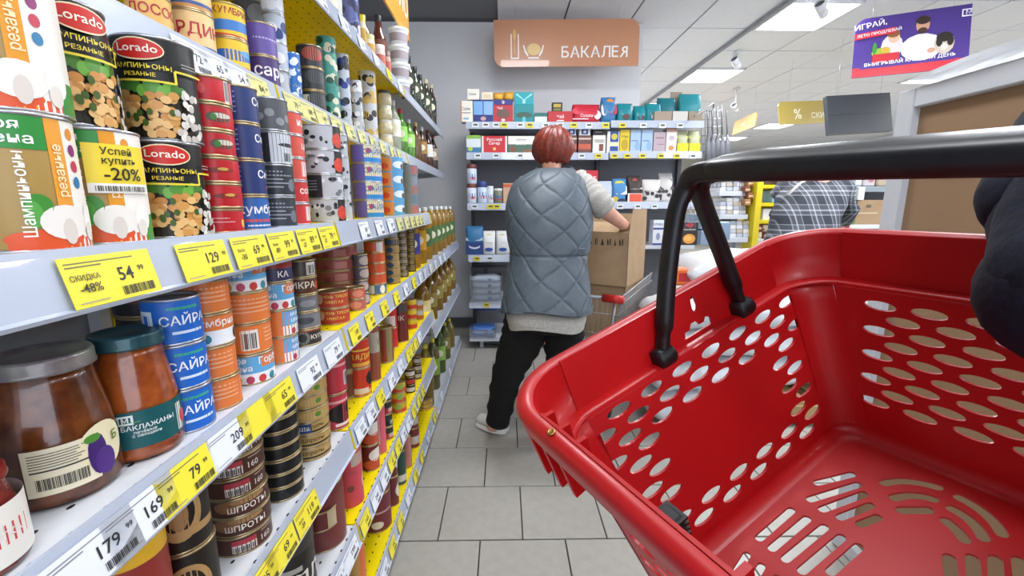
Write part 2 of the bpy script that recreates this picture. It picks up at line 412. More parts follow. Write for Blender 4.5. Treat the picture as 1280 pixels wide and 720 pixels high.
for key, (xs, cs) in seqs.items():
    for i, (px, c) in enumerate(zip(xs, cs)):
        big = fakes[(i*5+ord(key)) % 14]
        if key == 'E' and i < 2: big = ('331', '245')[i]
        if key == 'F' and i < 3: big = ('165', '240', '189')[i]
        tag(key, px, big, '99', c, '%s of %d from left on the %s shelf%s' % (['first', 'second', 'third', 'fourth', 'fifth', 'sixth', 'seventh', 'eighth', 'ninth', 'tenth', 'eleventh', 'twelfth', 'thirteenth', 'last'][i], len(xs), SHN[key], ', yellow unit' if key in 'CDEF' else ''), .07 if key in 'DEFG' else .08, z=(None))
# ------------------------------------------------------------------ goods on the left shelving
def place(key, x0, x1, y, gap=.012, r=None, z=None):
    zz, a, nm = LV[key]
    def az(x): d = ray(x, y); return math.atan2(-d.x, d.y)
    A0, A1 = az(x0), az(x1); c = (A0+A1)/2; al = (A0-A1)/2
    if r is None:
        r = (a+gap)/(math.sin(c)/math.sin(al)-1)
    else:
        # keep the right hand silhouette
        c = A1; 
        for _ in range(20):
            d = (a+gap+r)/math.sin(c); c = A1+math.asin(min(.9, r/d))
    d = (a+gap+r)/math.sin(c)
    return Vector((-d*math.sin(c), d*math.cos(c), z if z is not None else zz)), r, d
def ztop(pos, r, d, xt, yt):
    p = cC+(pos-cC)*1; dd = ray(xt, yt); hd = math.hypot(dd.x, dd.y); return HC+dd.z/hd*(d-r)
def make_can(name, r, h, col, items=(), rim=GOLD, lidm=None, detail=2, band=None, rough=.35, metal=0):
    bm_ = MB(); bc = mat(col, rough, metal, name='printed_tin')
    if detail == 0:
        bm_.lathe([(r*.97, 0), (r, .002), (r, h*.06)], rim, 16, cap0=True).lathe([(r, h*.06), (r, h*.93)], bc, 16).lathe([(r, h*.93), (r*1.01, h), (r*.95, h), (r*.93, h-.004), (0, h-.004)], rim, 16)
        art(bm_, items, cylmap(r, h), cell=.01/h, umax=PI*r/h)
        return bm_.build(name)
    bm_.lathe([(r*.985, .001), (r, .004), (r, h-.004), (r*.985, h-.001)], bc, 36)
    o = bm_.build(name)
    rm = MB(); e = .0013
    rm.lathe([(r-.004, .0025), (r-.002, 0), (r+e*.6, .0005), (r+e*.6, .0025), (r, .0035)], rim, 36, cap0=True).build('bottom_rim', o)
    MB().lathe([(r, h-.0035), (r+e, h-.0028), (r+e, h-.0006), (r, h), (r-.002, h-.0003), (r-.003, h-.004)], rim, 36).build('rim', o)
    MB().lathe([(r-.003, h-.004), (r-.006, h-.003), (r-.009, h-.0042), (r*.6, h-.004), (r*.57, h-.0034), (0, h-.0036)], lidm or rim, 36).build('lid', o)
    if items: art(MB(), items, cylmap(r, h), cell=.0065/h, umax=PI*r/h, TL=10).build('label', o)
    return o
def stack(key, x0, x1, yb, yt, n, fn, desc, where, gap=.012, r=None, name='fish_tin', group=None, rots=None, z=None, lean=0, single=None, h=None, cat='tin', **kw):
    pos, r, d = place(key, x0, x1, yb, gap, r, z)
    if h is None: h = (ztop(pos, r, d, (x0+x1)/2, yt)-pos.z)/n
    h = max(h, .018)
    az = math.atan2(-pos.x, pos.y); protos = {}
    out = []
    for i in range(n):
        v = fn(i) if callable(fn) else fn            # (column colour, items, variant key, own description)
        col, items, vk = v[0], v[1], v[2]; dsc = v[3] if len(v) > 3 else desc
        if vk in protos: o = copy_tree(protos[vk])
        else: o = protos[vk] = make_can(name, r, h, col, items, **kw)
        ro = (rots[i % len(rots)] if rots else random.uniform(-12, 12))
        o.location = (pos.x+random.uniform(-.001, .001), pos.y+random.uniform(-.001, .001), pos.z+i*h); o.rotation_euler = (0, 0, az+R(ro))
        lb = (dsc+', '+where) if n == 1 else '%s, %s, %s' % (dsc, ordn(i, n), where)
        T(o, lb, cat, group or ('tins %s' % where)); out.append(o)
    return out
WH = '#e8e6e2'
# mushroom cans
def moya(side):
    return ('#a8894c', [('r', .1, 0, .21, 1, '#e59a2d'), ('r', .21, 0, .55, 1, '#efeae2'), ('r', -.2, 0, .55, .1, '#d9542b'), ('e', .02, .1, .24, .07, '#d9542b'),
        ('r', .38, 0, .62, .26, '#3a8f3c'), ('r', -.6, .74, .095, .97, '#2f8a3a'), ('t', 'моя', -.14, .905, .1, '#f4f4ee', 0, 1.2), ('t', 'цена', -.105, .81, .1, '#f4f4ee', 0, 1.2),
        ('t', 'Шампиньоны', -.07, .42, .095, '#f4f0e4', PI/2), ('t', 'резаные', .15, .6, .095, '#f6e2b4', PI/2),
        ('e', .28, .88, .035, .045, '#e0902a'), ('e', .28, .76, .035, .045, '#8c2a6e'), ('e', .28, .64, .035, .045, '#c23a50'), ('e', .28, .52, .035, .045, '#2d7aa8'),
        ('e', -.01, .34, .08, .09, '#3f8a35'), ('e', -.04, .28, .05, .1, '#55a044'), ('e', .14, .22, .16, .13, '#eae4dc'), ('e', .15, .15, .05, .1, '#d8cec4'), ('e', .36, .24, .08, .12, '#f2ede6'), ('e', .34, .14, .05, .08, '#ded5cb')], 'moya'+side)
def lorado(i=0):
    it = [('r', -9, 0, 9, 1, '#141414'), ('r', -.3, 0, .4, .45, '#2c2616')]
    rr = random.Random(5)
    for a in range(11): it.append(('e', -.27+.055*a, .5+rr.uniform(-.03, .03), .05, .06, rr.choice(['#58953a', '#6fae42', '#4a8030'])))
    for a in range(70): it.append(('e', rr.uniform(-.3, .2), rr.uniform(.05, .45), .045, .04, rr.choice(['#d9a760', '#cf9550', '#e3b876', '#c88a44'])))
    for a in range(8): it.append(('e', rr.uniform(-.25, .18), rr.uniform(.12, .4), .025, .035, '#3f5a1e'))
    for a in range(36): it.append(('e', rr.uniform(.2, .42), rr.uniform(.03, .5), .025, .035, rr.choice(['#d8d2c8', '#c2bbb0', '#e6e1d8'])))
    it += [('r', -.3, .55, .22, .57, '#e6d23a'), ('r', .21, .555, .23, .68, '#e6d23a'), ('r', .22, .67, .5, .69, '#e6d23a'), ('e', -.04, .85, .2, .105, '#e8d9b0'), ('e', -.04, .85, .19, .092, '#c8261e'), ('t', 'Lorado', -.04, .855, .105, '#f2ead8'),
        ('t', 'ШАМПИНЬОНЫ', -.04, .69, .062, '#e8d23c'), ('t', 'РЕЗАНЫЕ', -.04, .615, .05, '#e8d23c'), ('r', .28, .76, .42, .77, '#99958a'), ('r', .28, .73, .42, .74, '#99958a')]
    return ('#141414', it, 'lorado')
CR, CH = .041, .12
mk = dict(r=CR, h=CH, name='mushroom_can', cat='can', rough=.3)
P = dict(rim=SILV)
stack('C', 0, 115, 300, 0, 1, moya('a'), 'large mushroom can with green and orange label', 'nearest on the third shelf, below another', rots=[13], group='mushroom cans', **mk, **P)
stack('C', 0, 192, 300, 0, 1, moya('b'), 'large mushroom can with a yellow discount sticker', 'on the third shelf', rots=[-8], group='mushroom cans', gap=.017, **mk, **P)
stack('C', 0, 263, 291, 0, 1, lorado(), 'black mushroom can with red oval logo', 'third shelf, standing beside the red tins', rots=[9], group='mushroom cans', **mk, **P)
stack('C', 0, 90, 120, 0, 1, moya('c'), 'large mushroom can cut by the photo corner', 'stacked on another on the third shelf', rots=[-12], z=LV['C'][0]+CH, group='mushroom cans', **mk, **P)
stack('C', 0, 146, 130, 0, 1, lorado(), 'black mushroom can', 'upper row, left one behind the other black can', rots=[34], z=LV['C'][0]+CH, group='mushroom cans', gap=.03, **mk, **P)
stack('C', 0, 247, 120, 0, 1, lorado(), 'black mushroom can in the upper row', 'between another black can and the red tins', rots=[-14], z=LV['C'][0]+CH, group='mushroom cans', **mk, **P)
# sticker card on the second can
pos, r_, d_ = place('C', 0, 192, 300, .017, CR); azs = math.atan2(-pos.x, pos.y)
sk = MB(); h_ = .050
def smap(u, v, L):
    th = (u*h_)/(CR+.003); return ((CR+.002+.0003*L)*math.sin(th), -(CR+.002+.0003*L)*math.cos(th), v*h_)
art(sk, [('r', -.62, .2, .62, 1, '#f0d63a'), ('r', -.62, 0, .62, .2, '#f1efe8'), ('t', 'Успей', -.05, .85, .2, '#2b2a20'), ('t', 'купить', -.02, .66, .2, '#2b2a20'), ('t', '-20%', .02, .38, .36, '#2b2a20'), ('b', -.5, .04, .5, .15, '#55534a', 26)], smap)
so = sk.build('discount_sticker'); so.location = (pos.x, pos.y, pos.z+.054); so.rotation_euler = (0, 0, azs+R(30)); T(so, 'yellow and white minus 20 percent shelf card on a mushroom can', 'sticker')
# red tins
def red(i):
    it = [('r', -9, .0, 9, .08, '#a01c22'), ('r', .1, .15, .7, .85, '#b81e26')]
    if i == 5: it = [('r', .5, .1, .75, .9, '#e6dcd8'), ('b', .52, .15, .73, .85, '#444', 6), ('r', .8, .1, 1.5, .9, '#e0868c'), ('e', -.3, .5, .12, .2, '#e05a5a')]
    elif i >= 3: it += [('e', .35, .5, .45, .2, '#50483a'), ('e', .45, .56, .38, .1, '#cfc8b8'), ('e', .15, .5, .12, .12, '#3c7a34')]
    elif i >= 1: it += [('e', .2, .5, .5, .1, '#7a2c22'), ('e', .3, .54, .2, .06, '#c8a050')]
    else: it += [('e', .95, .4, .12, .18, '#e8c050'), ('r', -.5, .6, .3, .64, '#e0a0a0'), ('r', -.5, .45, .5, .49, '#e0a0a0')]
    return ('#c4232b', it, 'red%d' % i)
stack('C', 245, 307, 290, 95, 6, red, 'red tin with gold rims', 'beside the mushroom cans, third shelf', gap=.010, rots=[4, 10, 0, 6, 2, 12])
def blu(i):
    it = [('r', -9, 0, 9, 1, '#27386f')]
    if i == 0: it = [('r', -9, 0, 9, 1, '#2f62a8'), ('t', 'Скумбрия', .3, .6, .36, '#f0f2f8'), ('r', -.3, .25, .9, .33, '#d05040'), ('r', -.1, .12, .8, .17, '#d8dce8')]
    else:
        for q in range(5): it.append(('r', -.85, .78-q*.13, -.1, .82-q*.13, '#8a96c8'))
        it += [('t', 'Скумбрия', 1.05, .6, .3, '#eef0f6'), ('r', .6, .2, 1.2, .27, '#b04848')]
    return ('#27386f', it, 'bl%d' % (i == 0))
stack('C', 291, 338, 283, 107, 4, blu, 'navy blue mackerel tin', 'right of the red tins, third shelf', rots=[0, -4, 2, 4])
def gry(i):
    it = [('r', -9, 0, 9, 1, ['#3a3d44', '#34373d', '#2b2d31', '#56585c'][i])]
    if i == 2: it += [('r', -.1, .05, 1.1, .95, '#c8ccd2'), ('e', .5, .6, .35, .06, '#26282c'), ('b', .3, .1, .55, .35, '#333', 6)]
    elif i == 3: it += [('e', a*.3-.6, .3+.12*(a % 3), .14, .12, '#8a8d92') for a in range(6)]+[('r', .85, .05, 1.3, .95, '#b8bcc6')]
    else: it += [('r', -.7, .75-q*.12, .2+.3*(q % 2), .79-q*.12, '#9a9ea6') for q in range(5)]+[('e', .5, .35, .15, .2, '#70757e')]
    return ('#33363c', it, 'gr%d' % i)
stack('C', 328, 372, 279, 122, 4, gry, 'dark grey fish tin', 'right of the navy mackerel tins, third shelf', rim=SILV, rots=[0, 0, 0, 0])
def sob(i):
    tx = ['', 'собы', '', 'ца', 'ица'][i]; it = [('r', -9, 0, 9, 1, '#d8584a' if i > 1 else '#c93a3c')]
    it += [('t', tx, .9, .55, .42, '#f4ece6')] if tx else [('b', .6, .2, 1.0, .85, '#eee', 8)]
    return ('#d2503f', it, 'so%d' % i)
stack('C', 345, 388, 277, 138, 5, sob, 'coral red tin with white letters', 'behind the dark grey tins, third shelf', gap=.03, rim=SILV, rots=[0]*5)
def cow(i, v=0):
    rr = random.Random(i*3+v); it = [('r', -9, 0, 9, 1, '#b9bcc2')]
    for a in range(22): it.append(('e', rr.uniform(-1.2, 1.4), rr.uniform(.15, .85), rr.uniform(.05, .16), rr.uniform(.05, .12), rr.choice(['#24262a', '#3a3c40', '#74777c', '#e2e4e8'])))
    if i == 1: it += [('r', -1.2, .05, -.1, .95, '#26282c')]+[('r', -1.1, .7-.12*q, -.3, .74-.12*q, '#8b8e92') for q in range(4)]
    else: it += [('r', .5, .05, 1.1, .95, '#1f2023'), ('e', .75, .4, .3, .3, '#d8442f'), ('r', .5, .3, 1.2, .42, '#d8442f')]
    return ('#aab', it, 'cow%d%d' % (i, v))
stack('C', 385, 432, 275, 155, 4, cow, 'black white and red patterned can', 'left end of yellow part, third shelf', gap=.014, rots=[0]*4, name='condensed_milk_can', cat='can', rim=SILV)
stack('C', 424, 441, 272, 168, 4, lambda i: cow(i, 3), 'small black and white patterned can', 'left of the purple tuna tins, third shelf', gap=.02, name='condensed_milk_can', cat='can', rim=SILV)
stack('C', 443, 480, 269, 180, 4, lambda i: ('#6a5fae', [('r', -9, 0, 9, 1, '#6a5fae'), ('r', .1, .04, 1.6, .96, '#e3dcae'), ('r', .1, .04, 1.6, .3, '#2f86cc'), ('t', 'CAЙРА', .75, .6, .42, '#4a74a8'), ('e', .35, .65, .15, .15, '#b03a6a')], 'car'), 'purple and cream saury tin', 'middle of the third shelf', detail=1, rim=SILV, rots=[-14]*4)
stack('C', 477, 506, 266, 196, 4, lambda i: ('#5aa0d0', [('r', -9, 0, 9, 1, '#58a0d2'), ('r', -1.5, .05, .1, .95, '#e08a3c'), ('e', -.5, .4, .3, .2, '#d8483a'), ('e', .6, .5, .5, .25, '#dfe8f0'), ('e', .9, .4, .2, .2, '#5a4a44')], 'org'), 'orange and sky blue tin', 'right of the purple saury tins, third shelf', detail=0, rim=SILV, rots=[0]*4)
stack('C', 504, 524, 264, 206, 5, lambda i: ('#8a8f96', [('r', -9, 0, 9, 1, '#7f858c'), ('r', .1, .1, .9, .9, ['#c2605c', '#5f7f96', '#b06a60', '#88949e', '#c0584e'][i])], 'gr%d' % i), 'small grey and dull red tin', 'right end of the third shelf', detail=0, rim=SILV, rots=[0]*5)
# second shelf
def word(bg, tx, c, bands=(), sz=.36, u=.2):
    return lambda i: (bg, [('r', -9, 0, 9, 1, bg)]+list(bands)+[('t', tx, u, .55, sz, c)], bg+tx)
K = .012
stack('B', 158, 216, 30, -60, 2, word('#e0b060', 'ЛОСОСЬ', '#b03040', [('r', -9, .05, 9, .15, '#c06030')]), 'orange cream salmon tin', 'leftmost on the second shelf')
stack('B', 215, 271, 60, -44, 2, word('#e9c48a', 'САРДИНЫ', '#b02a38', [('r', -9, .04, 9, .12, '#c89050'), ('r', -9, .12, 9, .2, '#405a90')], .38, .1), 'cream sardine tin with red letters', 'second shelf above the red tins', rots=[0, 0])
stack('B', 265, 313, 85, 3, 2, lambda i: ('#e6c030', [('r', -9, 0, 9, 1, '#e6c02f'), ('r', -9, 0, 9, .1, '#c8402c')]+([('t', 'СКУМБРИЯ', .15, .75, .26, '#9c2c30'), ('r', -9, .2, 9, .5, '#3c7ac0', .2)] if i else [('e', .1, .5, .75, .16, '#3a6cb4'), ('e', .6, .6, .3, .1, '#5a9ad0'), ('r', -.9, .15, .8, .2, '#c04030')]), 'sk%d' % i), 'yellow mackerel tin with blue fish', 'right of the sardine tins', rots=[0, 0])
stack('B', 310, 350, 98, 27, 2, lambda i: ('#5a4590', [('r', -9, 0, 9, 1, '#5a4590' if i else '#43306e'), ('t', 'сарр', .3, .55, .5, '#f2f0f6')] if i == 0 else [('r', -9, 0, 9, 1, '#62509a'), ('r', -.2, .5, .9, .55, '#b0a4d0')], 'sp%d' % i), 'purple tin of fish', 'second shelf, right of the yellow mackerel tins', rots=[0, 0])
def ster(c1, c2, c3):
    def f(i):
        rr = random.Random(i+ord(c1[1])); return (c1, [('r', -9, 0, 9, 1, c1)]+[('e', rr.uniform(-1, 1.2), rr.uniform(.25, .75), .22, .2, rr.choice([c2, c3])) for _ in range(9)], 'st%d' % i)
    return f
stack('B', 336, 363, 108, -20, 4, ster('#b8c0cc', '#2a3c78', '#e8eaf0'), 'white and blue can', 'second shelf, between purple and bright blue tins', detail=1, rim=SILV, gap=.03, name='milk_can', cat='can')
stack('B', 295, 345, 60, -70, 3, ster('#5a5c62', '#2a2c30', '#8a8c92'), 'dark metal can', 'behind the purple tins, second shelf', detail=1, rim=SILV, gap=.10, name='milk_can', cat='can')
stack('B', 359, 378, 118, 65, 3, ster('#2a6cb8', '#e0e8f0', '#1c4a8c'), 'small bright blue tin', 'second shelf behind the unit joint', detail=0, rim=SILV)
stack('B', 376, 408, 132, 55, 3, lambda i: ('#2e3034', [('r', -9, 0, 9, 1, '#2c2e32'), ('e', .2, .6, .5, .3, '#b04a38' if i == 2 else '#4a4c52'), ('r', -.6, .1, -.2, .8, '#c9ccd0' if i == 0 else '#3c3e42')], 'dk%d' % (i % 3)), 'black stew tin', 'second shelf, right of the bright blue tins', detail=1)
stack('B', 402, 426, 145, 45, 5, ster('#3f9488', '#1f4c3c', '#d8d8c0'), 'small teal and green tin', 'second shelf, right of the black stew tins', detail=0, gap=.02)
stack('B', 424, 441, 155, 67, 4, ster('#b6bcc8', '#2a3c88', '#24262a'), 'white blue and black can', 'second shelf, right of the teal tins', detail=0, rim=SILV, name='condensed_milk_can', cat='can')
stack('B', 440, 455, 158, 100, 4, ster('#b2b6be', '#2a2c34', '#e0e2e6'), 'silvery condensed milk can', 'second shelf, between two taller stacks', detail=0, rim=SILV, name='condensed_milk_can', cat='can')
stack('B', 452, 473, 170, 88, 4, ster('#c0c4ca', '#2a2826', '#c8a860'), 'white black and gold milk can', 'second shelf, left of the cream jars', detail=0, rim=SILV, name='condensed_milk_can', cat='can')
def lathe_thing(name, prof, m, pos, rz, label, cat, group, parts=(), seg=20):
    """parts: (part name, profile, material)"""
    o = MB().lathe(prof, m, seg, cap0=True).build(name)
    for pn, pp, pmn in parts: MB().lathe(pp, pmn, seg).build(pn, o)
    o.location = pos; o.rotation_euler = (0, 0, rz); T(o, label, cat, group); return o
for i in range(4):
    pos, r, d = place('B', 474, 492, 178); h = (ztop(pos, r, d, 483, 112)-pos.z)/4
    lathe_thing('glass_jar', [(r*.9, 0), (r, .004), (r, h*.7), (r*.85, h*.8)], mat('#cfc4a4', .2, coat=.6, noise=.2), (pos.x, pos.y, pos.z+h*i), 0, 'small jar of cream coloured spread, %s in its stack, second shelf' % ordn(i, 4), 'jar', 'jars on the second shelf', [('lid', [(r*.88, h*.78), (r*.9, h), (0, h)], mat('#c9c7bc' if i < 3 else '#55575a', .4))])
# bottles
def bottle(key, x, yb, yt, r, liq, capc, labc, label, group, z=None, neck=.32, gap=.01, name='oil_bottle', x1=None, lab=(.3, .62), body=.58, trans=.35):
    pos, _, d = place(key, x-2, x+2, yb, gap, r, z); h = ztop(pos, r, d, x, yt)-pos.z
    gm = mat(liq, .08, trans=trans, coat=.5, ior=1.4, name='bottle_liquid')
    o = MB().lathe([(r*.9, 0), (r, .006), (r*.97, h*.2), (r, h*.24), (r, h*body), (r*.9, h*(body+.09)), (r*.6, h*(body+.17)), (r*neck*1.1, h*(body+.26) if body < .66 else h*.93), (r*neck, h*.93)], gm, 18, cap0=True).build(name)
    MB().lathe([(r*neck*1.12, h*.9), (r*neck*1.15, h*.985), (r*neck, h), (0, h)], mat(capc, .4, name='cap_plastic'), 14).build('cap', o)
    if labc: 
        lb = MB().lathe([(r+.0006, h*lab[0]), (r+.0006, h*lab[1])], mat(labc, .5, name='label_paper'), 18)
        art(lb, [('e', .0, sum(lab)/2, .09, .08, '#e0dcc0'), ('r', -.1, lab[0]+.02, .1, lab[0]+.04, '#e8e0b0')], cylmap(r+.0008, h)); lb.build('label', o)
    o.location = pos; o.rotation_euler = (0, 0, math.atan2(-pos.x, pos.y)); T(o, label, 'bottle', group); return o
ON = ['first', 'second', 'third', 'fourth', 'fifth', 'sixth', 'seventh', 'eighth', 'ninth', 'tenth', 'eleventh', 'twelfth']
# second shelf bottles in the far unit
for i, (x, yb, yt, liq, cap, lab, ds) in enumerate([(500, 183, 124, '#b9bfae', '#b8bcc0', '#e9e4e2', 'clear vinegar bottle with white neck label'), (509, 203, 135, '#5f9a3e', '#a03030', '#8fce5e', 'green bottle with bright green label'),
        (518, 207, 148, '#6faa48', '#c8c8c8', '#9ad668', 'green bottle with pale cap'), (526, 210, 152, '#7a5a3a', '#c8b060', None, 'brown vinegar bottle without label'), (533, 214, 158, '#6a4a34', '#d8d8d8', '#a07840', 'brown bottle with white cap'),
        (540, 217, 162, '#5a3826', '#7a3020', '#dcdce4', 'dark brown bottle with white lower label'), (546, 219, 168, '#4a3a34', '#8a4a30', '#9a8a78', 'dark bottle at far end')]):
    bottle('B', x, yb, yt, .033, liq, cap, lab, ds+', second shelf near the back wall', 'vinegar bottles on the second shelf')
# top shelf
stack('A', 405, 428, 18, -60, 2, ster('#c8c8cc', '#a04040', '#e8e0d0'), 'white and pink can', 'on the top shelf, leftmost in view', detail=0, rim=SILV, name='milk_can', cat='can')
stack('A', 427, 450, 38, -30, 3, ster('#5a64a0', '#c8ccd8', '#2a2c50'), 'blue and white can', 'on the top shelf left of the yellow jars', detail=0, rim=SILV, name='milk_can', cat='can')
for i, (x0, x1, yb, yt, c, l) in enumerate([(450, 458, 47, 18, '#e0d8c0', '#e0c840'), (455, 469, 63, 42, '#e6dccb', '#d8cf90'), (468, 482, 78, 55, '#e0cfc8', '#e9e4e0'), (480, 489, 86, 64, '#c8a898', '#8a6a60')]):
    pos, r, d = place('A', x0, x1, yb); h = ztop(pos, r, d, (x0+x1)/2, yt)-pos.z
    lathe_thing('sauce_jar', [(r*.9, 0), (r, .004), (r, h*.75), (r*.9, h*.8)], mat(c, .4), pos, 0, 'small pale sauce jar, %s from the left on the top shelf edge' % ON[i], 'jar', 'jars on the top shelf', [('lid', [(r*.95, h*.8), (r*.97, h), (0, h)], mat(l, .4)), ('label_band', [(r+.0005, h*.2), (r+.0005, h*.6)], mat('#c8a050' if i < 2 else '#c06a60', .5))])
for i, (x, yb, yt) in enumerate([(466, 100, 16), (484, 100, 17)]):
    bottle('A', x, yb, yt, .036, '#5a2c20', '#1c1c20', '#6a3a2a', 'tall brown bottle with black cap, %s of two on the top shelf' % ['left', 'right'][i], 'brown bottles on the top shelf', gap=.05, neck=.42, name='sauce_bottle', trans=.1)
pos, r, d = place('A', 489, 513, 110); h = (ztop(pos, r, d, 501, 32)-pos.z)/4
for i in range(4):
    o = lathe_thing('plastic_bucket', [(r*.86, 0), (r*.97, h*.85)], mat('#d6d8e0', .4), (pos.x, pos.y, pos.z+h*i), 0, 'small white plastic bucket, %s in the stack on the top shelf' % ordn(i, 4), 'bucket', 'white buckets on the top shelf', [('lid', [(r*.97, h*.8), (r*1.04, h*.83), (r*1.04, h*.97), (r*.9, h), (0, h)], mat('#eceef2', .35)), ('label_band', [(r*.905, h*.2), (r*.95, h*.65)], mat('#9a8f96', .5))])
for i, (x, yb, yt) in enumerate([(518, 126, 68), (525, 134, 82), (531, 139, 92), (538, 146, 98), (544, 151, 104)]):
    bottle('A', x, yb, yt, .034, '#243024' if i < 3 else '#3a3428', '#1e2420' if i < 3 else '#b8b090', '#38402c' if i % 2 else '#20281e', 'dark green oil bottle, %s of five from the left, top shelf' % ON[i], 'dark oil bottles on the top shelf', neck=.36, trans=.1)
# ------------------------------------------------------------------ jars on the fourth shelf
glassm = mat('#ffffff', .03, trans=1, ior=1.3, name='jar_glass')
def jar(key, xr, yb, yt, r, gap, cont, cont2, lidc, items, label, rot=0, lid2=None, h=None):
    pos, _, d = place(key, 0, xr, yb, gap, r)
    az = math.atan2(-pos.x, pos.y); h = h or ztop(pos, r, d, xr-60, yt)-pos.z
    o = empty('glass_jar', pos, az+R(rot)); q = .0016
    pr = [(.86, .0), (.96, .025), (1, .07), (1, .36), (.97, .48), (.91, .60), (.84, .72), (.79, .82), (.77, .90)]
    cm = mat(cont, .25, noise=1, nscale=45, bump=.35, name='jar_contents', col2=cont2, coat=.7)
    MB().lathe([(r*a-q, h*b+(.003 if b == 0 else 0)) for a, b in pr], cm, 36, cap0=True, cap1=True).build('contents', o)
    MB().lathe([(r*a, h*b) for a, b in pr], glassm, 36, cap0=True).build('glass', o)
    lm = mat(lidc, .3, .3, noise=1 if lid2 else 0, nscale=30, name='lid_enamel', col2=lid2, coat=.4)
    MB().lathe([(r*.8, h*.885), (r*.86, h*.89), (r*.87, h*.905), (r*.85, h*.915), (r*.85, h*.98), (r*.82, h), (r*.74, h*.995), (r*.7, h*.985), (0, h*.985)], lm, 36).build('lid', o)
    art(MB(), items, cylmap(r+.0006, h), cell=.0065/h, TL=10).build('label', o)
    T(o, label, 'jar', 'glass jars on the fourth shelf'); return o
jar('D', 160, 600, 425, .047, .030, '#8c4a1c', '#5a2a10', '#8b9280', [('r', -.2, .12, .17, .44, '#e9e0c4'), ('e', .22, .33, .16, .17, '#e9dfb8')]+[('r', -.17, .40-.018*q, .10-.02*(q % 3), .407-.018*q, '#6a675c') for q in range(6)]
    + [('r', -.17, .285, .12, .296, '#3a3a38'), ('b', -.15, .16, .11, .24, '#2a2a2a', 34), ('e', .17, .29, .06, .15, '#3f2268'), ('e', .21, .22, .07, .10, '#4d2c7c'), ('e', .15, .41, .05, .03, '#4f8a34'), ('t', 'Б', .3, .36, .09, '#5f7a2c')],
    'large jar of brown aubergine paste with a floral lid', 2, lid2='#6a5068', h=.150)
jar('D', 234, 555, 395, .041, .014, '#cc6a2a', '#9a4416', '#1f4a52', [('r', -9, .13, 9, .43, '#115458'), ('r', .24, .15, .30, .38, '#e8e4dc'), ('e', .32, .25, .05, .06, '#c8402c'), ('r', -.16, .33, -.06, .405, '#e8efee'), ('r', -.145, .345, -.075, .39, '#115458'), ('t', 'м', -.11, .372, .06, '#e8efee'),
    ('t', 'БАКЛАЖАНЫ', .03, .30, .052, '#e8efee'), ('t', 'печёные', .0, .262, .034, '#d8e4e0'), ('t', 'с овощами', .01, .236, .034, '#d8e4e0'), ('r', -.12, .345-.0, -.02, .35, '#6fae6a')]+[('r', -.42, .36-.022*q, -.26, .366-.022*q, '#5a8a8a') for q in range(8)], 'jar of baked aubergines with teal label and dark lid', 4, h=.150)
jar('D', 44, 680, 575, .038, .012, '#a03020', '#701c10', '#8a2018', [('r', -9, .1, 9, .7, '#e6e2da'), ('r', -.3, .3, .5, .5, '#c8403a'), ('t', 'АППЕТИТКА', .12, .4, .1, '#f0e8e0'), ('e', -.02, .6, .05, .05, '#333')], 'small jar of red sauce cut by the left photo edge', 0, h=.085)
# ------------------------------------------------------------------ fourth shelf
stack('D', 196, 269, 520, 372, 3, lambda i: ('#1f66c4', [('r', -9, 0, 9, 1, '#1f66c4'), ('t', 'САЙРА', .16, .52, .27, '#eef3fa'), ('r', -.1, .24, .5, .3, '#cfe0f4'), ('r', -.15, .76, .45, .82, '#3aa08a'), ('r', -.75, .3, -.42, .75, '#dce8f6'), ('r', -.68, .4, -.49, .66, '#1f66c4')], 'saira'), 'bright blue saury tin', 'fourth shelf, right of the jars', rim=SILV, rots=[6, 8, 6], gap=.012)
stack('D', 160, 262, 500, 335, 3, lambda i: ('#2a2c30', [('r', -9, .3, 9, .8, '#5a2a20')], 'b%d' % (i % 2)), 'dark tin with brown band', 'behind the blue saury tins', gap=.09, detail=1)
OR = '#e07a3c'
def hump(i, words=True, bottom_plain=True, vs=0):
    if (i+vs) % 4 == 2 and words: return (OR, [('r', -9, .0, 9, .5, '#eef0f2'), ('t', 'Скумбрия', .1, .72, .3, '#f6f2ec'), ('e', -.5, .26, .13, .14, '#c8384a'), ('e', -.1, .26, .13, .14, '#3a8a98'), ('e', .9, .3, .2, .2, '#3a2c28')], 'or2%d' % vs)
    return (OR, [('r', -9, 0, 9, 1, OR)]+[('r', -.6+.1*q, .75-.13*q, .6, .79-.13*q, '#ecb08a') for q in range(4)], 'or0%d' % vs)
stack('D', 241, 303, 497, 350, 4, hump, 'orange mackerel tin', 'right of the blue saury tins, fourth shelf', rots=[0]*4)
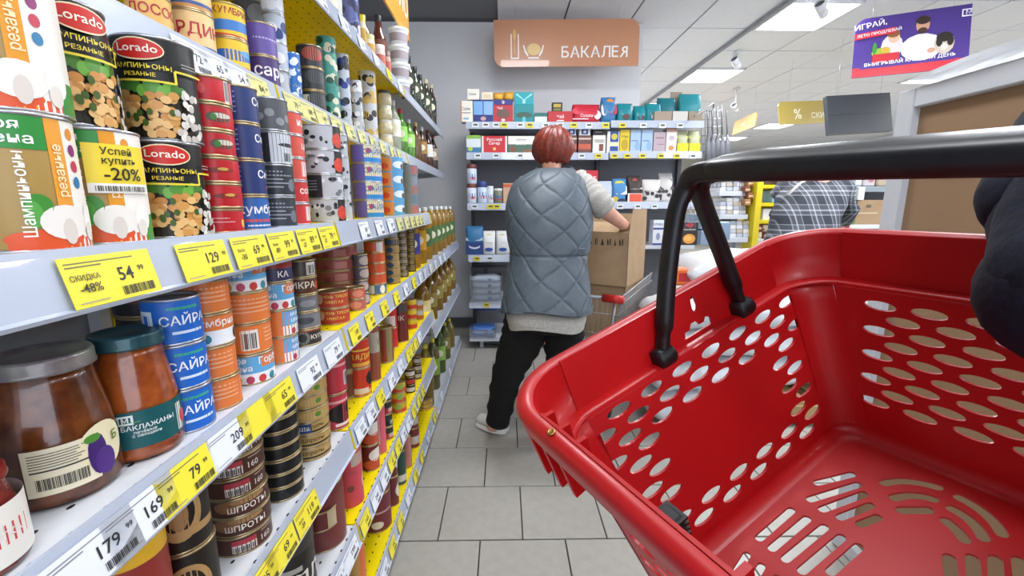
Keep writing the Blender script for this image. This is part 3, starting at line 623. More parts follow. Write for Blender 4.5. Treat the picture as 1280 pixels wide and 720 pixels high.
def moyah(i, a=0):
    full = [('r', -9, 0, 9, 1, '#e9ecee'), ('r', -.9, .38, 1.4, 1, '#5fa8d8'), ('r', .3, .55, 1.5, .98, OR), ('t', 'Горбуша', .85, .76, .3, '#f8f4ee'), ('t', 'моя', -.35, .82, .26, '#e6f2fa'), ('t', 'цена', -.25, .56, .26, '#e6f2fa'), ('e', -.4, .18, .12, .13, '#d0a040'), ('e', -.05, .18, .12, .13, '#b03a5c'), ('e', .3, .18, .12, .13, '#c84040'), ('e', .65, .18, .12, .13, '#3a8a98')]
    pl = [('r', -9, 0, 9, 1, OR)]+[('r', -.7, .75-.13*q, .8, .79-.13*q, '#ecb08a') for q in range(4)]
    bc = [('r', -9, 0, 9, 1, OR), ('r', -.2, .15, .3, .8, '#e8e6e0'), ('b', -.15, .2, .25, .7, '#444', 8)]+[('r', .5, .75-.13*q, 1.1, .79-.13*q, '#ecb08a') for q in range(4)]
    half = [('r', -9, 0, 9, 1, OR), ('r', .1, 0, 9, 1, '#e9ecee'), ('r', .1, .4, 9, 1, '#5fa8d8'), ('t', 'моя', .6, .8, .22, '#e6f2fa'), ('t', 'цена', .65, .58, .22, '#e6f2fa'), ('e', .5, .18, .1, .12, '#b03a5c'), ('e', .85, .18, .1, .12, '#3a8a98')]
    return [(OR, full, 'f'), (OR, bc, 'b'), (OR, pl, 'p'), (OR, full, 'f'), ('#3a3a40', half, 'h')][(i+a) % 5] if a == 0 else [(OR, half, 'h'), (OR, half, 'h'), (OR, full, 'f'), ('#34365a', [('r', -9, 0, 9, 1, '#34365a'), ('r', -9, .5, 9, .95, '#a03a34'), ('t', 'КА', .3, .28, .3, '#e8e0d8')], 'k'), ('#a03a34', [], 'z')][i]
stack('D', 284, 345, 469, 325, 4, moyah, 'orange white and blue pink salmon tin', 'middle of the white fourth shelf', rots=[0]*4)
stack('D', 329, 375, 444, 318, 4, lambda i: moyah(i, 1), 'blue and orange fish tin', 'fourth shelf, left of grey pate tins', rots=[0]*4)
def grd(i):
    return [('#4a4440', [('r', -9, .1, 9, .9, '#35302e'), ('e', -.2, .5, .4, .4, '#77726a'), ('e', -.2, .5, .25, .25, '#35302e'), ('t', 'КУЛЬТ', .8, .5, .35, '#e8dcc8'), ('r', -9, .85, 9, .9, '#b03a2c')], 'g0'), ('#77787a', [('e', 0, .5, .5, .2, '#4a4a4c')], 'g1'), ('#6a6a6c', [('e', .3, .5, .5, .2, '#8a8a8c')], 'g2'), ('#5a3626', [('t', 'ИКРА', .1, .55, .5, '#e6e0c8'), ('r', .8, .3, 1.6, .7, '#c05030')], 'g3'), ('#4a423c', [('r', .3, .15, .9, .85, '#d8d4cc'), ('b', .35, .2, .85, .7, '#333', 7)], 'g4')][i % 5]
stack('D', 364, 402, 422, 325, 5, grd, 'grey and brown pate tin', 'right end of white fourth shelf', rots=[0]*5)
stack('D', 399, 438, 412, 365, 2, lambda i: ('#b8402c', [('r', -9, 0, 9, 1, '#b5402a'), ('t', 'ПЕЧЕНЬ ТРЕСКИ', .1, .7, .24, '#e6c060'), ('t', 'МИНТАЯ', .1, .38, .24, '#e6c060'), ('e', -.85, .55, .28, .3, '#e0b0a0')], 'pech'), 'red and gold cod liver tin', 'first stack of the yellow fourth shelf', rots=[0, 0])
stack('D', 396, 452, 398, 308, 5, lambda i: ('#8e4640', [('r', -9, .1, 9, .9, '#96504a'), ('r', -.1, .2, .9, .75, '#b87a78'), ('r', -1, .1, -.5, .5, '#d8c8c4' if i == 1 else '#7a3a36')], 'pk%d' % (i == 1)), 'broad brownish pink tin', 'behind the cod liver tins', gap=.055, rots=[0]*5)
stack('D', 433, 458, 391, 360, 2, lambda i: ('#a84438', [('r', -9, .1, 9, .9, '#c05a50' if i else '#b4605c'), ('e', .1, .5, .5, .3, '#d88a70')], 'q%d' % i), 'pale red tin', 'fourth shelf beside the cod liver tins', detail=1)
stack('D', 444, 463, 385, 318, 4, lambda i: ('#5a5866', [('e', .3, .5, .5, .35, '#b8a8a0')], 's'), 'slim blue and orange tin', 'fourth shelf, left of the salmon stack', gap=.02, detail=0)
stack('D', 459, 484, 372, 302, 5, lambda i: ('#c8502f', [('r', -9, 0, 9, 1, '#c8542f')]+([('r', -9, 0, 9, 1, '#4a6a9a'), ('r', -1, .1, -.2, .9, '#d8d8d0'), ('e', .6, .5, .3, .4, '#e8e0d8')] if i == 0 else [('r', .8, .1, 9, .9, '#8a4a34')] if i == 2 else [('r', .2, .1, .9, .9, '#c8c8c8')] if i == 4 else []), 'sal%d' % i), 'orange red salmon tin', 'middle of the yellow fourth shelf', rots=[0]*5)
stack('D', 483, 501, 357, 298, 6, lambda i: ('#a88a5a', [('r', -9, .1, 9, .9, '#9c8050' if i != 5 else '#55504a'), ('e', -.3, .5, .5, .35, '#2a4a7a')], 'gb%d' % (i == 5)), 'gold and blue sprat tin', 'right of the salmon tins, fourth shelf', detail=0)
stack('D', 499, 511, 350, 290, 7, lambda i: ('#3a332c', [('r', -.6, .2, .6, .8, '#8a8070')], 'db'), 'dark sprat tin', 'fourth shelf, right of the gold and blue', detail=0)
stack('D', 509, 520, 342, 284, 7, lambda i: ('#3c3226', [('r', -.6, .2, .6, .8, '#7a6a40')], 'dg'), 'dark olive tin', 'fourth shelf, beside the first oil bottle', detail=0)
oil = '#b98a26'
for i, (x, yb, yt) in enumerate([(524, 331, 262), (532, 327, 260), (539, 323, 259), (546, 319, 258), (552, 315, 258), (557, 312, 258), (562, 309, 258), (567, 305, 258)]):
    bottle('D', x, yb, yt, .036, oil if i < 3 else '#a07a2c', '#e8c82a' if i == 0 else '#c8d0cc', '#3a3a80' if i == 0 else ('#c8922a' if i == 1 else '#4a6a3a'), 'yellow oil bottle, %s of eight from the left on the fourth shelf' % ON[i], 'sunflower oil bottles on the fourth shelf', lab=(.25, .6), neck=.34, body=.70)
# ------------------------------------------------------------------ fifth shelf
stack('E', 117, 222, 745, 672, 1, lambda i: ('#7a2a22', [('r', -9, .5, 9, .95, '#8e3028'), ('r', -9, .82, 9, 1, '#d8a828'), ('r', -.6, .3, .9, .36, '#d8b890')], 'rj'), 'brown red wide tin with a yellow rim', 'nearest on the fifth shelf', rim=mat('#d8aa2a', .35, .5, name='yellow_rim'), gap=.01)
stack('E', 196, 276, 716, 588, 2, lambda i: ('#1d1612', [('r', -9, 0, 9, 1, '#1f1712'), ('e', .0, .5, .24, .34, '#b08a58'), ('e', .0, .52, .17, .25, '#1f1712'), ('e', 0, .5, .1, .2, '#9a7448'), ('r', -.4, .2, .4, .3, '#b08a58'), ('r', .6, .1, 9, .5, '#5a4030'), ('t', 'СГУ', 1.0, .7, .16, '#a8a090')], 'kon'), 'black tin with gold round emblem', 'fifth shelf, beside the sprat stack', rots=[-4, -4], gap=.01)
def shp(i):
    base = '#4a2a20'
    if i in (1, 2): it = [('r', -9, 0, 9, 1, base), ('e', -.6, .6, .6, .3, '#8a6240'), ('e', .3, .8, .8, .16, '#a07a50'), ('t', 'ШПРОТЫ', .3, .42, .4, '#efe8dc')]
    else: it = [('r', -9, 0, 9, 1, base), ('r', -.5, .15, .55, .55, '#d8ccc4'), ('b', -.45, .18, .5, .45, '#444', 12), ('r', -.5, .55, .55, .8, '#a83440'), ('t', '160', 1.0, .42, .4, '#d8ccc4'), ('r', .8, .75, 1.6, .82, '#9a8478')]
    return (base, it, 'shp%d' % (i in (1, 2)))
stack('E', 263, 342, 672, 545, 6, shp, 'flat brown sprat tin', 'fifth shelf, left of the black tins', rots=[0, -6, 4, 2, -10, 14])
stack('E', 325, 382, 622, 505, 7, lambda i: ('#141416', [], 'blk'), 'plain black tin with gold rim', 'fifth shelf, left of gold sprats', rots=[0]*7)
def gsh(i):
    return ('#b4945a', [('r', -9, .1, 9, .9, '#b8975a')]+([('r', -9, .2, 9, .34, '#2c2620'), ('t', 'Шпроты', .3, .62, .42, '#3a2c1c')] if i < 3 else [('e', .2, .5, .8, .3, '#cba86a'), ('e', .7, .5, .25, .2, '#5a8a3a')])+([('r', -.7, .2, .2, .9, '#2c4884'), ('r', -.6, .4, .1, .7, '#dfe6f0'), ('r', -1.2, .1, -.7, .9, '#d8b82c')] if i == 2 else []), 'gs%d' % (i if i < 3 else 3))
stack('E', 364, 417, 590, 478, 6, gsh, 'gold sprat tin', 'last stack on the white fifth shelf', rots=[-6, -4, 0, 0, 6, 3])
stack('E', 403, 437, 533, 448, 2, lambda i: ('#b4303c', [('r', -9, .08, 9, .92, '#bd3644'), ('r', -9, .75, 9, .82, '#e0a0a4')]+([('e', .3, .45, .5, .28, '#1c1416'), ('e', .6, .55, .3, .2, '#1c1416'), ('r', .0, .1, 1, .18, '#e8d8d4')] if i == 0 else [('r', .3, .2, .7, .6, '#d8c8c8'), ('b', .33, .22, .67, .55, '#444', 7)]), 'cw%d' % i), 'tall crimson stewed beef can', 'first on the yellow fifth shelf', name='stew_can', cat='can', rots=[0, 0])
stack('E', 427, 447, 517, 430, 2, lambda i: ('#8a7a5c', [('r', -.2, .1, .5, .9, '#6a3a30')], 'tp'), 'tan and brown can', 'fifth shelf behind the crimson cans', gap=.05, name='stew_can', cat='can', detail=1)
stack('E', 437, 465, 495, 425, 2, lambda i: ('#c23a26', [('r', -9, .05, 9, .95, '#c4361f'), ('r', -9, .08, 9, .2, '#d8a83c')]+([('t', 'ГОВЯДИНА', .1, .4, .26, '#e6c04a'), ('r', -9, .6, 9, .66, '#e6c04a')] if i else [('e', .45, .6, .25, .25, '#1c1416'), ('r', -.4, .1, .3, .3, '#d8c8b8')]), 'gv%d' % i), 'red and yellow beef can', 'second stack on the yellow fifth shelf', name='stew_can', cat='can', rots=[0, 0])
stack('E', 459, 477, 476, 405, 1, lambda i: ('#8a4a34', [('r', -9, .5, 9, .85, '#a8a090'), ('t', 'ТУШ', .2, .68, .12, '#5a3a30'), ('r', .3, .05, 9, .2, '#c8782c')], 'br'), 'tall brown and grey can', 'fifth shelf, left of the tan stew cans', name='stew_can', cat='can')
stack('E', 472, 493, 452, 410, 1, lambda i: ('#8a7c54', [('r', -.5+.35*q, .05, -.35+.35*q, .95, '#8a3428') for q in range(4)], 'gt'), 'tall tan can with red stripes', 'middle of the yellow fifth shelf', name='stew_can', cat='can')
stack('E', 482, 499, 448, 385, 2, lambda i: ('#c02c2c', [('r', -.6, .1, .3, .6, '#d8ccc8')] if i else [], 'rd%d' % i), 'slim bright red can', 'fifth shelf, left of maroon cans', gap=.035, name='stew_can', cat='can', detail=1)
stack('E', 493, 511, 425, 378, 1, lambda i: ('#6a2a26', [('r', -9, .75, 9, .95, '#4a4642'), ('r', .3, .1, .75, .6, '#d8d0c4'), ('t', 'БЫК', -.1, .6, .16, '#d8c8b8')], 'mr'), 'maroon can with white patch', 'fifth shelf, right of the red cans', name='stew_can', cat='can')
stack('E', 508, 522, 413, 375, 3, lambda i: ('#d8b828', [('r', -9, .1, 9, .5, '#c23a28')], 'yr'), 'small yellow and red tin', 'fifth shelf, left of the oil', detail=0)
stack('E', 518, 530, 405, 375, 2, lambda i: ('#c8a82c', [('r', -9, .1, 9, .45, '#b8402c'), ('r', -.3, .5, .5, .9, '#b8bcc8')], 'yb'), 'small yellow can with pale patch', 'fifth shelf, beside the first big oil bottle', detail=0)
for i, (x, yb, yt) in enumerate([(538, 420, 352), (546, 413, 345), (553, 402, 338), (558, 390, 332), (563, 381, 328), (568, 372, 324)]):
    bottle('E', x, yb, yt, .043, '#8e6a22' if i else '#96702a', '#7a5a2c', '#d8c890' if i == 0 else '#8a7a3c', 'large amber oil bottle, %s of six from the left on the lower middle far shelf' % ON[i], 'large oil bottles', z=.56, neck=.3, gap=.005, body=.68)
# ------------------------------------------------------------------ sixth shelf
stack('F', 330, 398, 735, 665, 1, lambda i: ('#26221e', [('r', -9, .7, 9, .95, '#3a3632'), ('t', 'плов', .35, .4, .3, '#d8d4cc'), ('r', -.4, .5, .1, .56, '#a8a49c')], 'pl'), 'wide black tin with white lettering', 'sixth shelf under the 69.99 tag', lidm=mat('#4a3c20', .4, .5, name='bronze_lid'), rots=[4])
stack('F', 372, 434, 666, 612, 1, lambda i: ('#6e2e2a', [('r', -9, .15, 9, .85, '#743430'), ('r', .65, .05, 9, .95, '#b8a884'), ('t', 'СВ', .95, .35, .2, '#2a1c18')], 'sv'), 'wide dark red tin with cream panel', 'sixth shelf, left of the pink cans', rots=[0])
stack('F', 372, 420, 606, 560, 1, lambda i: ('#6e2e2a', [('r', .3, .05, 9, .95, '#b8a884')], 'svt'), 'smaller dark red tin', 'on the wide dark red one, sixth shelf', z=.40+.062, gap=.02, rots=[0], h=.05)
stack('F', 418, 456, 630, 548, 2, lambda i: ('#c0404c', [('r', -9, .05, 9, .95, '#c2444e')]+([('e', .7, .6, .28, .3, '#d8c8a0'), ('e', .7, .6, .2, .22, '#c2444e'), ('e', .05, .55, .1, .1, '#7a3a34')] if i == 0 else [('r', .1, .15, .55, .5, '#b8a898')]), 'pkk%d' % i), 'tall pinkish red stew can', 'first on the yellow sixth shelf', name='stew_can', cat='can', rots=[0, 0], rim=mat('#b84a50', .4, name='red_rim'))
stack('F', 447, 463, 606, 545, 2, lambda i: ('#4a2a24', [], 'dk'), 'narrow dark brown can', 'behind the pinkish stew cans', gap=.05, name='stew_can', cat='can', detail=1)
stack('F', 452, 475, 587, 525, 2, lambda i: ('#6a1e20', [('e', .3, .6, .35, .25, '#d8d0c8'), ('e', .2, .25, .5, .2, '#b84a2c')], 'mt'), 'dark red can with white bull', 'sixth shelf beside the pink tube', name='stew_can', cat='can', rots=[0, 0])
stack('F', 466, 484, 565, 505, 1, lambda i: ('#d0606c', [('r', -.2, .2, 0, .8, '#e8a0a4')], 'tb'), 'tall pink tube can', 'sixth shelf', name='stew_can', cat='can')
stack('F', 477, 492, 547, 486, 4, lambda i: ('#243428', [('r', -9, .1, 9, .5, '#1c2420' if i % 2 else '#b03040'), ('r', .2, .2, .8, .5, '#c8c8c0')], 'gr%d' % (i % 2)), 'dark green and red can', 'sixth shelf, left of yellow pea cans', detail=1)
stack('F', 489, 509, 527, 479, 3, lambda i: ('#c8a82e', [('r', -9, .1, 9, .45, '#c8482e'), ('e', .1, .6, .35, .3, '#8aa84a')], 'ye'), 'yellow red and green pea can', 'middle of the sixth shelf', detail=1, name='pea_can', cat='can')
stack('F', 507, 520, 503, 462, 3, lambda i: ('#2a1c1c', [('r', -.5, .2, .8, .7, '#a83438' if i % 2 else '#c8c0b8')], 'bk%d' % (i % 2)), 'black and red can', 'sixth shelf, left of checked cans', detail=0, name='stew_can', cat='can')
stack('F', 517, 528, 488, 446, 3, lambda i: ('#3a2420', [('r', -.5, .2, .8, .7, '#b8b0a8')], 'ck'), 'black red and white can', 'right end of the sixth shelf', detail=0, name='stew_can', cat='can')
for i, (x, yb, yt) in enumerate([(541, 500, 432), (549, 492, 425), (556, 470, 412), (562, 455, 405), (567, 445, 400)]):
    bottle('F', x, yb, yt, .042, ['#8a7430', '#6f6a3a', '#5a6e34', '#6a6a34', '#7a6a34'][i], '#c8b83c', [None, '#7a9a3c', '#8ab050', '#8a7a44', None][i], 'oil bottle of olive tone, %s of five on the lowest far shelf' % ON[i], 'oil bottles on the lowest far shelf', z=.11, neck=.3, body=.66)
# ------------------------------------------------------------------ bottom shelf
stack('G', 408, 438, 745, 655, 1, lambda i: ('#a8803c', [('r', .2, .3, 9, .8, '#c05a30')], 'gg'), 'gold and orange can', 'bottom shelf, lowest in view', name='pea_can', cat='can')
stack('G', 426, 458, 718, 655, 1, lambda i: ('#b8904c', [('r', .1, .25, .9, .75, '#d06a38'), ('t', 'ово', .5, .25, .2, '#f0e8d8')], 'gh'), 'gold can with orange patch', 'bottom shelf, left of maroon cans', name='pea_can', cat='can')
stack('G', 456, 492, 685, 572, 2, lambda i: ('#6a2a2e', [('r', -9, .05, 9, .95, '#702c32'), ('t', 'С', -.1, .75, .3, '#d8c8c4'), ('r', -.2, .5, .4, .55, '#b89a98'), ('e', .75, .5, .16, .34, '#d8d0c8'), ('e', .0, .2, .15, .1, '#d8d0c8')], 'ss'), 'maroon can with white drawing', 'bottom shelf, nearest pair', name='stew_can', cat='can', rots=[0, 0])
stack('G', 484, 500, 645, 560, 2, lambda i: ('#6a2a2e', [('e', .4, .5, .3, .3, '#d8d0c8')], 'sq'), 'small maroon and white can', 'bottom shelf, second pair', name='stew_can', cat='can', detail=1)
stack('G', 493, 508, 598, 565, 1, lambda i: ('#2a4a3e', [('r', -.5, .1, .5, .3, '#c8c8c0')], 'gn'), 'dark green can', 'on the bottom shelf', name='pea_can', cat='can', detail=1)
stack('G', 503, 515, 575, 545, 1, lambda i: ('#b87a70', [], 'pk'), 'dull pink can', 'on the bottom shelf', name='pea_can', cat='can', detail=0)
stack('G', 509, 524, 548, 512, 2, lambda i: ('#702c30', [('r', -.3, .2, .6, .6, '#c8b8b0')], 'mm'), 'small maroon can with pale patch', 'bottom shelf, left of yellow tins', name='stew_can', cat='can', detail=1)
stack('G', 522, 542, 533, 500, 3, lambda i: ('#c8a430', [('r', -9, .55, 9, .9, '#a87a50'), ('e', .3, .3, .4, .2, '#e0c040')], 'yt'), 'yellow and tan tin', 'right end of the bottom shelf', detail=1)
# ------------------------------------------------------------------ shelving along the back wall
RY = 3.62
wht = mat('#c6cad2', .4, name='rack_enamel'); bkm = mat('#707176', .6, name='dark_rack_back')
rack = empty('shelving_unit', (.68, 4.0, 0)); T(rack, 'wide grocery shelving against the back wall behind the shopper', 'shelves')
def rk(name, c, d, m): return MB().box((c[0]-.68, c[1]-4.0, c[2]), d, m).build(name, rack)
XL, XM, XR = onY(583, 200, RY).x, onY(761, 200, RY).x, onY(877, 200, RY).x
RZ = [onY(620, y, RY).z for y in (152, 190.5, 254, 319, 377)]
rk('back_panel', ((XL+XM)/2, 4.1, 1.0), (XM-XL-.02, .02, 1.9), bkm); rk('back_panel', ((XM+XR)/2, 4.1, .9), (XR-XM-.02, .02, 1.75), bkm)
for x in (XL+.015, XM, XR-.015): rk('upright', (x, 4.06, .95), (.03, .06, 1.9), mat('#4a4b50', .5, name='dark_upright'))
for i, z in enumerate(RZ):
    for k, (a, b) in enumerate(((XL, XM-.003), (XM+.003, XR))):
        dz = .012 if (k == 1 and i < 3) else 0
        if i >= 3 and k == 1: continue
        b2 = b if not (i >= 3) else (onY(637, 319, RY).x if i == 3 else onY(629, 377, RY).x)
        rk('shelf', ((a+b2)/2, (RY+4.09)/2, z-.01+dz), (b2-a-.004, 4.09-RY, .02), wht)
        MB().add([(a+.002-.68, RY-.38-.0, z+dz), (b2-.002-.68, RY-.38, z+dz), (b2-.002-.68, RY-.388, z+dz-.055), (a+.002-.68, RY-.388, z+dz-.055)], [(0, 1, 2, 3)], railm).build('price_rail', rack).location = (0, -3.62, 0)
rk('shelf', ((XL+XR)/2, 3.86, .09), (XR-XL, .5, .03), wht); rk('plinth', ((XL+XR)/2, 3.9, .04), (XR-XL-.1, .3, .07), bkm)
for x in (XL+.1, XL+.5, XM, XR-.1): rk('foot', (x, 3.70, .04), (.03, .05, .08), wht)
# far prices: yellow slips on the rails
def slip(px, z, col, where):
    p = onY(px, 256-(z-.028-HC)/(.00625), RY-.011); o = MB().box((0, 0, 0), (.055, .001, .036), mat({'y': '#e0d23a', 'w': '#dfe3ea'}[col], .4, name='tag_paper'))
    art(o, [('r', -.4, -.1, .5, .25, '#55553a')], lambda u, v, L: (u*.036, -.0008, v*.036)); o = o.build('price_slip'); o.location = (p.x, RY-.0125, z-.028); o.rotation_euler = (.14, 0, 0)
    T(o, where, 'price tag', 'price slips on the back shelving')
for r_i, xs in ((0, [(594, 'w'), (607, 'w'), (620, 'w'), (630, 'y'), (650, 'w'), (662, 'y'), (682, 'w'), (700, 'w'), (717, 'y'), (736, 'w'), (757, 'y'), (778, 'y'), (804, 'w'), (828, 'w'), (850, 'w')]), (1, [(597, 'w'), (620, 'w'), (650, 'w'), (727, 'w'), (748, 'y'), (768, 'y'), (784, 'y'), (803, 'y'), (826, 'y'), (846, 'y'), (866, 'w')]), (2, [(593, 'w'), (613, 'y'), (621, 'y'), (775, 'w'), (797, 'w'), (818, 'w')]), (3, [(596, 'y'), (612, 'w')]), (4, [(608, 'y')])):
    for n, (px, c) in enumerate(xs):
        slip(px, RZ[r_i], c, '%s price slip, %s of %d from the left on the back shelving, %s rail' % ({'y': 'yellow', 'w': 'white'}[c], (ON+['third last', 'second last', 'last'])[n], len(xs), ['top', 'second', 'third', 'fourth', 'lowest'][r_i]))
def pack(x0, y0, x1, y1, col, items, label, cat='packet', group=None, D=.1, zb=None, Y=RY+.03, name='carton', soft=0, base=None, rz=0, rough=.45):
    z0 = zb if zb is not None else onY((x0+x1)/2, y1, Y).z
    a = onY(x0, (y0+y1)/2, Y); b = onY(x1, (y0+y1)/2, Y); z1 = onY((x0+x1)/2, y0, Y).z; w = b.x-a.x; h = z1-z0
    mb = MB(); m = mat(col, rough, name='printed_card' if not soft else 'printed_film')
    if soft:
        n = 20; rings = []
        for (t, sw, sd) in ((0, .92, .5), (.03, .98, .85), (.15, 1, 1), (.5, 1, 1.05), (.75, .99, .75), (.9, .97, .3), (1, .96, .03)):
            ring = []
            for k in range(n):
                u = 2*PI*k/n; cx_ = math.copysign(abs(math.cos(u))**.45, math.cos(u)); sy_ = math.copysign(abs(math.sin(u))**.7, math.sin(u))
                ring.append((w/2*sw*cx_+random.uniform(-.004, .004), D/2*sd*sy_+random.uniform(-.004, .004), t*h))
            rings.append(ring)
        mb.loft(rings, m, sm=True)
        mp = lambda u, v, L: (u*h, -D/2*min(1.04, 1.25-v*.9 if v > .5 else 1.02)-.002-.0003*L, v*h)
    else:
        mb.box((0, 0, h/2), (w, D, h), m, b=min(.002, w*.03)); mp = lambda u, v, L: (u*h, -D/2-.0005-.0003*L, v*h)
    o = mb.build(name)
    if items: art(MB(), items, mp, umax=w/h/2).build('print', o)
    o.location = ((a.x+b.x)/2, Y+D/2, z0); o.rotation_euler = (0, 0, rz); T(o, label, cat, group); return o
Z0, Z1, Z2, Z3, Z4 = [z+.002 for z in RZ]
gp = 'packets on the top back shelf'
pack(576, 126, 591, 151, '#efe9da', [('t', 'Соль', -.05, .62, .2, '#2c3860'), ('r', -.3, .0, -.26, 1, '#c87a30'), ('r', -.25, .42, .2, .45, '#2c3860'), ('r', -.18, .12, .1, .2, '#8ab0d0')], 'cream salt box at left end, top back shelf', 'box', gp, zb=Z0, name='salt_box')
for i, (x0, x1, wn) in enumerate(((592, 616, 'left'), (617, 641, 'right'))):
    b = pack(x0, 126 if i == 0 else 131, x1, 151, '#28337c' if i == 0 else '#b83038', [('r', -9, .0, 9, .32, '#28337c'), ('e', 0, .16, .14, .1, '#c8a0a0'), ('r', -.5, .34, -.02, .98, '#7aaadf'), ('r', .02, .34, .5, .98, '#88b4e6')] if i == 0 else [('e', 0, .5, .4, .28, '#6a5046'), ('t', 'Чай', -.2, .8, .2, '#f0e0e0'), ('e', 0, .12, .12, .08, '#f0e0e0')], ['navy tray of blue packets beside the salt box, top back shelf', 'red box with brown picture, top back shelf'][i], 'box', gp, zb=Z0)
    pack(x0, 124.5, x1, 131, '#2b3580', [('e', 0, .5, .3, .35, '#c8b0b0')], 'navy display tray on the %s one of two boxes, top back shelf' % wn, 'tray', gp, zb=onY(x0+12, 126 if i == 0 else 131, RY+.03).z, D=.12)
    zt = onY(x0+12, 124.5, RY+.03).z
    if i == 0:
        pack(584, 111, 599, 124, '#efe9da', [('t', 'Соль', -.05, .5, .3, '#2c3860')], 'cream salt box lying higher at the left, top back shelf', 'box', gp, zb=zt, name='salt_box'); pack(602, 115, 616, 124, '#e6dcc8', [('r', -.5, .2, .5, .7, '#d8caa0')], 'cream box with orange edge on the navy tray', 'box', gp, zb=zt)
    else:
        pack(617, 114, 629, 124.5, '#e0a83a', [('e', 0, .6, .3, .2, '#f4e6c0')], 'yellow packet, left one of two on the tray', 'packet', gp, zb=zt, soft=1, name='packet'); pack(630, 113, 642, 124.5, '#e0a83a', [('e', 0, .6, .3, .2, '#f4e6c0')], 'yellow packet, right one of two on the tray', 'packet', gp, zb=zt, soft=1, name='packet')
pack(643, 131, 667, 151, '#16888f', [('e', 0, .4, .5, .18, '#3a5a4c'), ('r', -.1, .0, .1, .3, '#5ab8c0')], 'lower teal box with a picture, top back shelf', 'box', gp, zb=Z0)
pack(643, 115, 667, 131, '#189aa4', [('p', [(-.6, .9), (-.1, .5), (-.1, .4), (-.7, .8)], '#8fd4d8'), ('p', [(.6, .9), (.1, .5), (.1, .4), (.7, .8)], '#8fd4d8'), ('r', -.12, .1, .12, .45, '#8fd4d8')], 'upper teal box with pale ribbons, top back shelf', 'box', gp, zb=onY(655, 131, RY+.03).z)
pack(668, 141, 684, 151, '#d2d6d8', [('r', -9, .6, 9, 1, '#1f6a66')], 'open white tray with dark green bags, top back shelf', 'tray', gp, zb=Z0)
pack(685, 139, 716, 150, '#b82a30', [('t', 'Чай', .0, .5, .4, '#f0e6e0'), ('r', -.35, .1, .35, .2, '#f0e6e0')], 'open red tray, front low, top back shelf', 'tray', gp, zb=Z0)
pack(690, 128, 703, 140, '#1e1c18', [('r', -.4, .5, .4, .85, '#b8a040'), ('r', -.4, .15, .4, .4, '#6a7a40')], 'small black and gold packet standing in the red tray', 'packet', gp, zb=onY(696, 140, RY+.05).z, Y=RY+.06, D=.04)
pack(716, 129, 751, 149, '#c0283a', [('t', 'Сушки', 0, .35, .22, '#f0d8dc'), ('r', -.8, .15, .1, .2, '#f0d8dc'), ('e', -.5, .6, .3, .2, '#d84858'), ('e', .6, .4, .2, .25, '#e8d8d8')], 'large crimson bag lying beside the red tray', 'bag', gp, zb=Z0, soft=1, name='bag')
pack(752, 120, 771, 149, '#3a78a8', [('e', .05, .65, .2, .28, '#e08a3a'), ('e', -.2, .5, .12, .25, '#e8e4dc'), ('e', .1, .45, .08, .2, '#8a3a9a'), ('e', .25, .5, .08, .22, '#c83a4a')], 'colourful orange and blue bag standing tall, top back shelf', 'bag', gp, zb=Z0, soft=1, name='bag')
for i, (x0, y0, x1, y1, ds, Y) in enumerate([(772, 128, 792, 148, 'first teal bag with a green emblem', RY+.03), (793, 131, 809, 148, 'second teal bag, smaller and pale at the foot', RY+.05), (808, 128, 828, 147, 'third teal bag behind a white cup picture', RY+.05), (823, 121, 846, 141, 'dark teal bag in an open carton', RY+.14), (850, 116, 878, 141, 'largest teal bag standing at the right end', RY+.12)]):
    pack(x0, y0, x1, y1, '#17818c' if i != 3 else '#126a76', [('e', .0, .55, .22, .2, '#d8dcc0'), ('e', .05, .3, .2, .15, '#5a4038' if i < 2 else '#c8dce0')] if i < 3 else [('e', .2, .35, .18, .2, '#c8d8dc')], ds+', top back shelf', 'bag', 'teal bags on the top back shelf', zb=Z0, soft=1, Y=Y, name='bag', D=.09)
for i, (x0, y0, x1, y1, c) in enumerate([(818, 139, 840, 149, '#9a8a78'), (841, 139, 860, 149, '#c6c2bc'), (861, 139, 878, 148, '#94846f')]):
    pack(x0, y0, x1, y1, c, [], '%s open display carton under the teal bags' % ['brown left', 'pale middle', 'brown right'][i], 'carton', 'display cartons on the top back shelf', zb=Z0, Y=RY+.01)
pack(838, 115, 852, 139, '#8f7f6c', [], 'raised brown carton flap behind the teal bags', 'carton', gp, zb=Z0, Y=RY+.2, D=.01)
gpp = 'packets on the second back shelf'; q = 'second back shelf'
pack(583, 169, 601, 190, '#d8e0e4', [('r', -9, .0, 9, .3, '#3a78a0'), ('e', -.2, .2, .15, .12, '#b8c83a'), ('r', -.4, .8, .5, 1, '#8ab84a')], 'white and green packet, left end of the '+q, 'packet', gpp, zb=Z1)
pack(602, 170, 634, 190, '#c62c34', [('r', -9, 0, -.68, 1, '#e8d0d0'), ('r', .68, 0, 9, 1, '#e8d0d0'), ('t', 'Русский', 0, .78, .24, '#f4ecec'), ('t', 'Сахар', 0, .56, .24, '#f4ecec'), ('e', 0, .22, .1, .1, '#e8c060')], 'red and white sugar box beside a green and white box', 'box', gpp, zb=Z1, name='sugar_box')
pack(635, 170, 668, 190, '#e4e2da', [('r', -9, 0, 9, .5, '#4a6858'), ('t', 'САХАР', .0, .52, .2, '#f4f0e8'), ('e', -.5, .2, .18, .18, '#7a4a3a'), ('r', .1, .0, .8, .18, '#8a5a44'), ('r', -.3, .75, .3, .8, '#9aa0a0')], 'white and green sugar box with brown cup', 'box', gpp, zb=Z1, name='sugar_box')
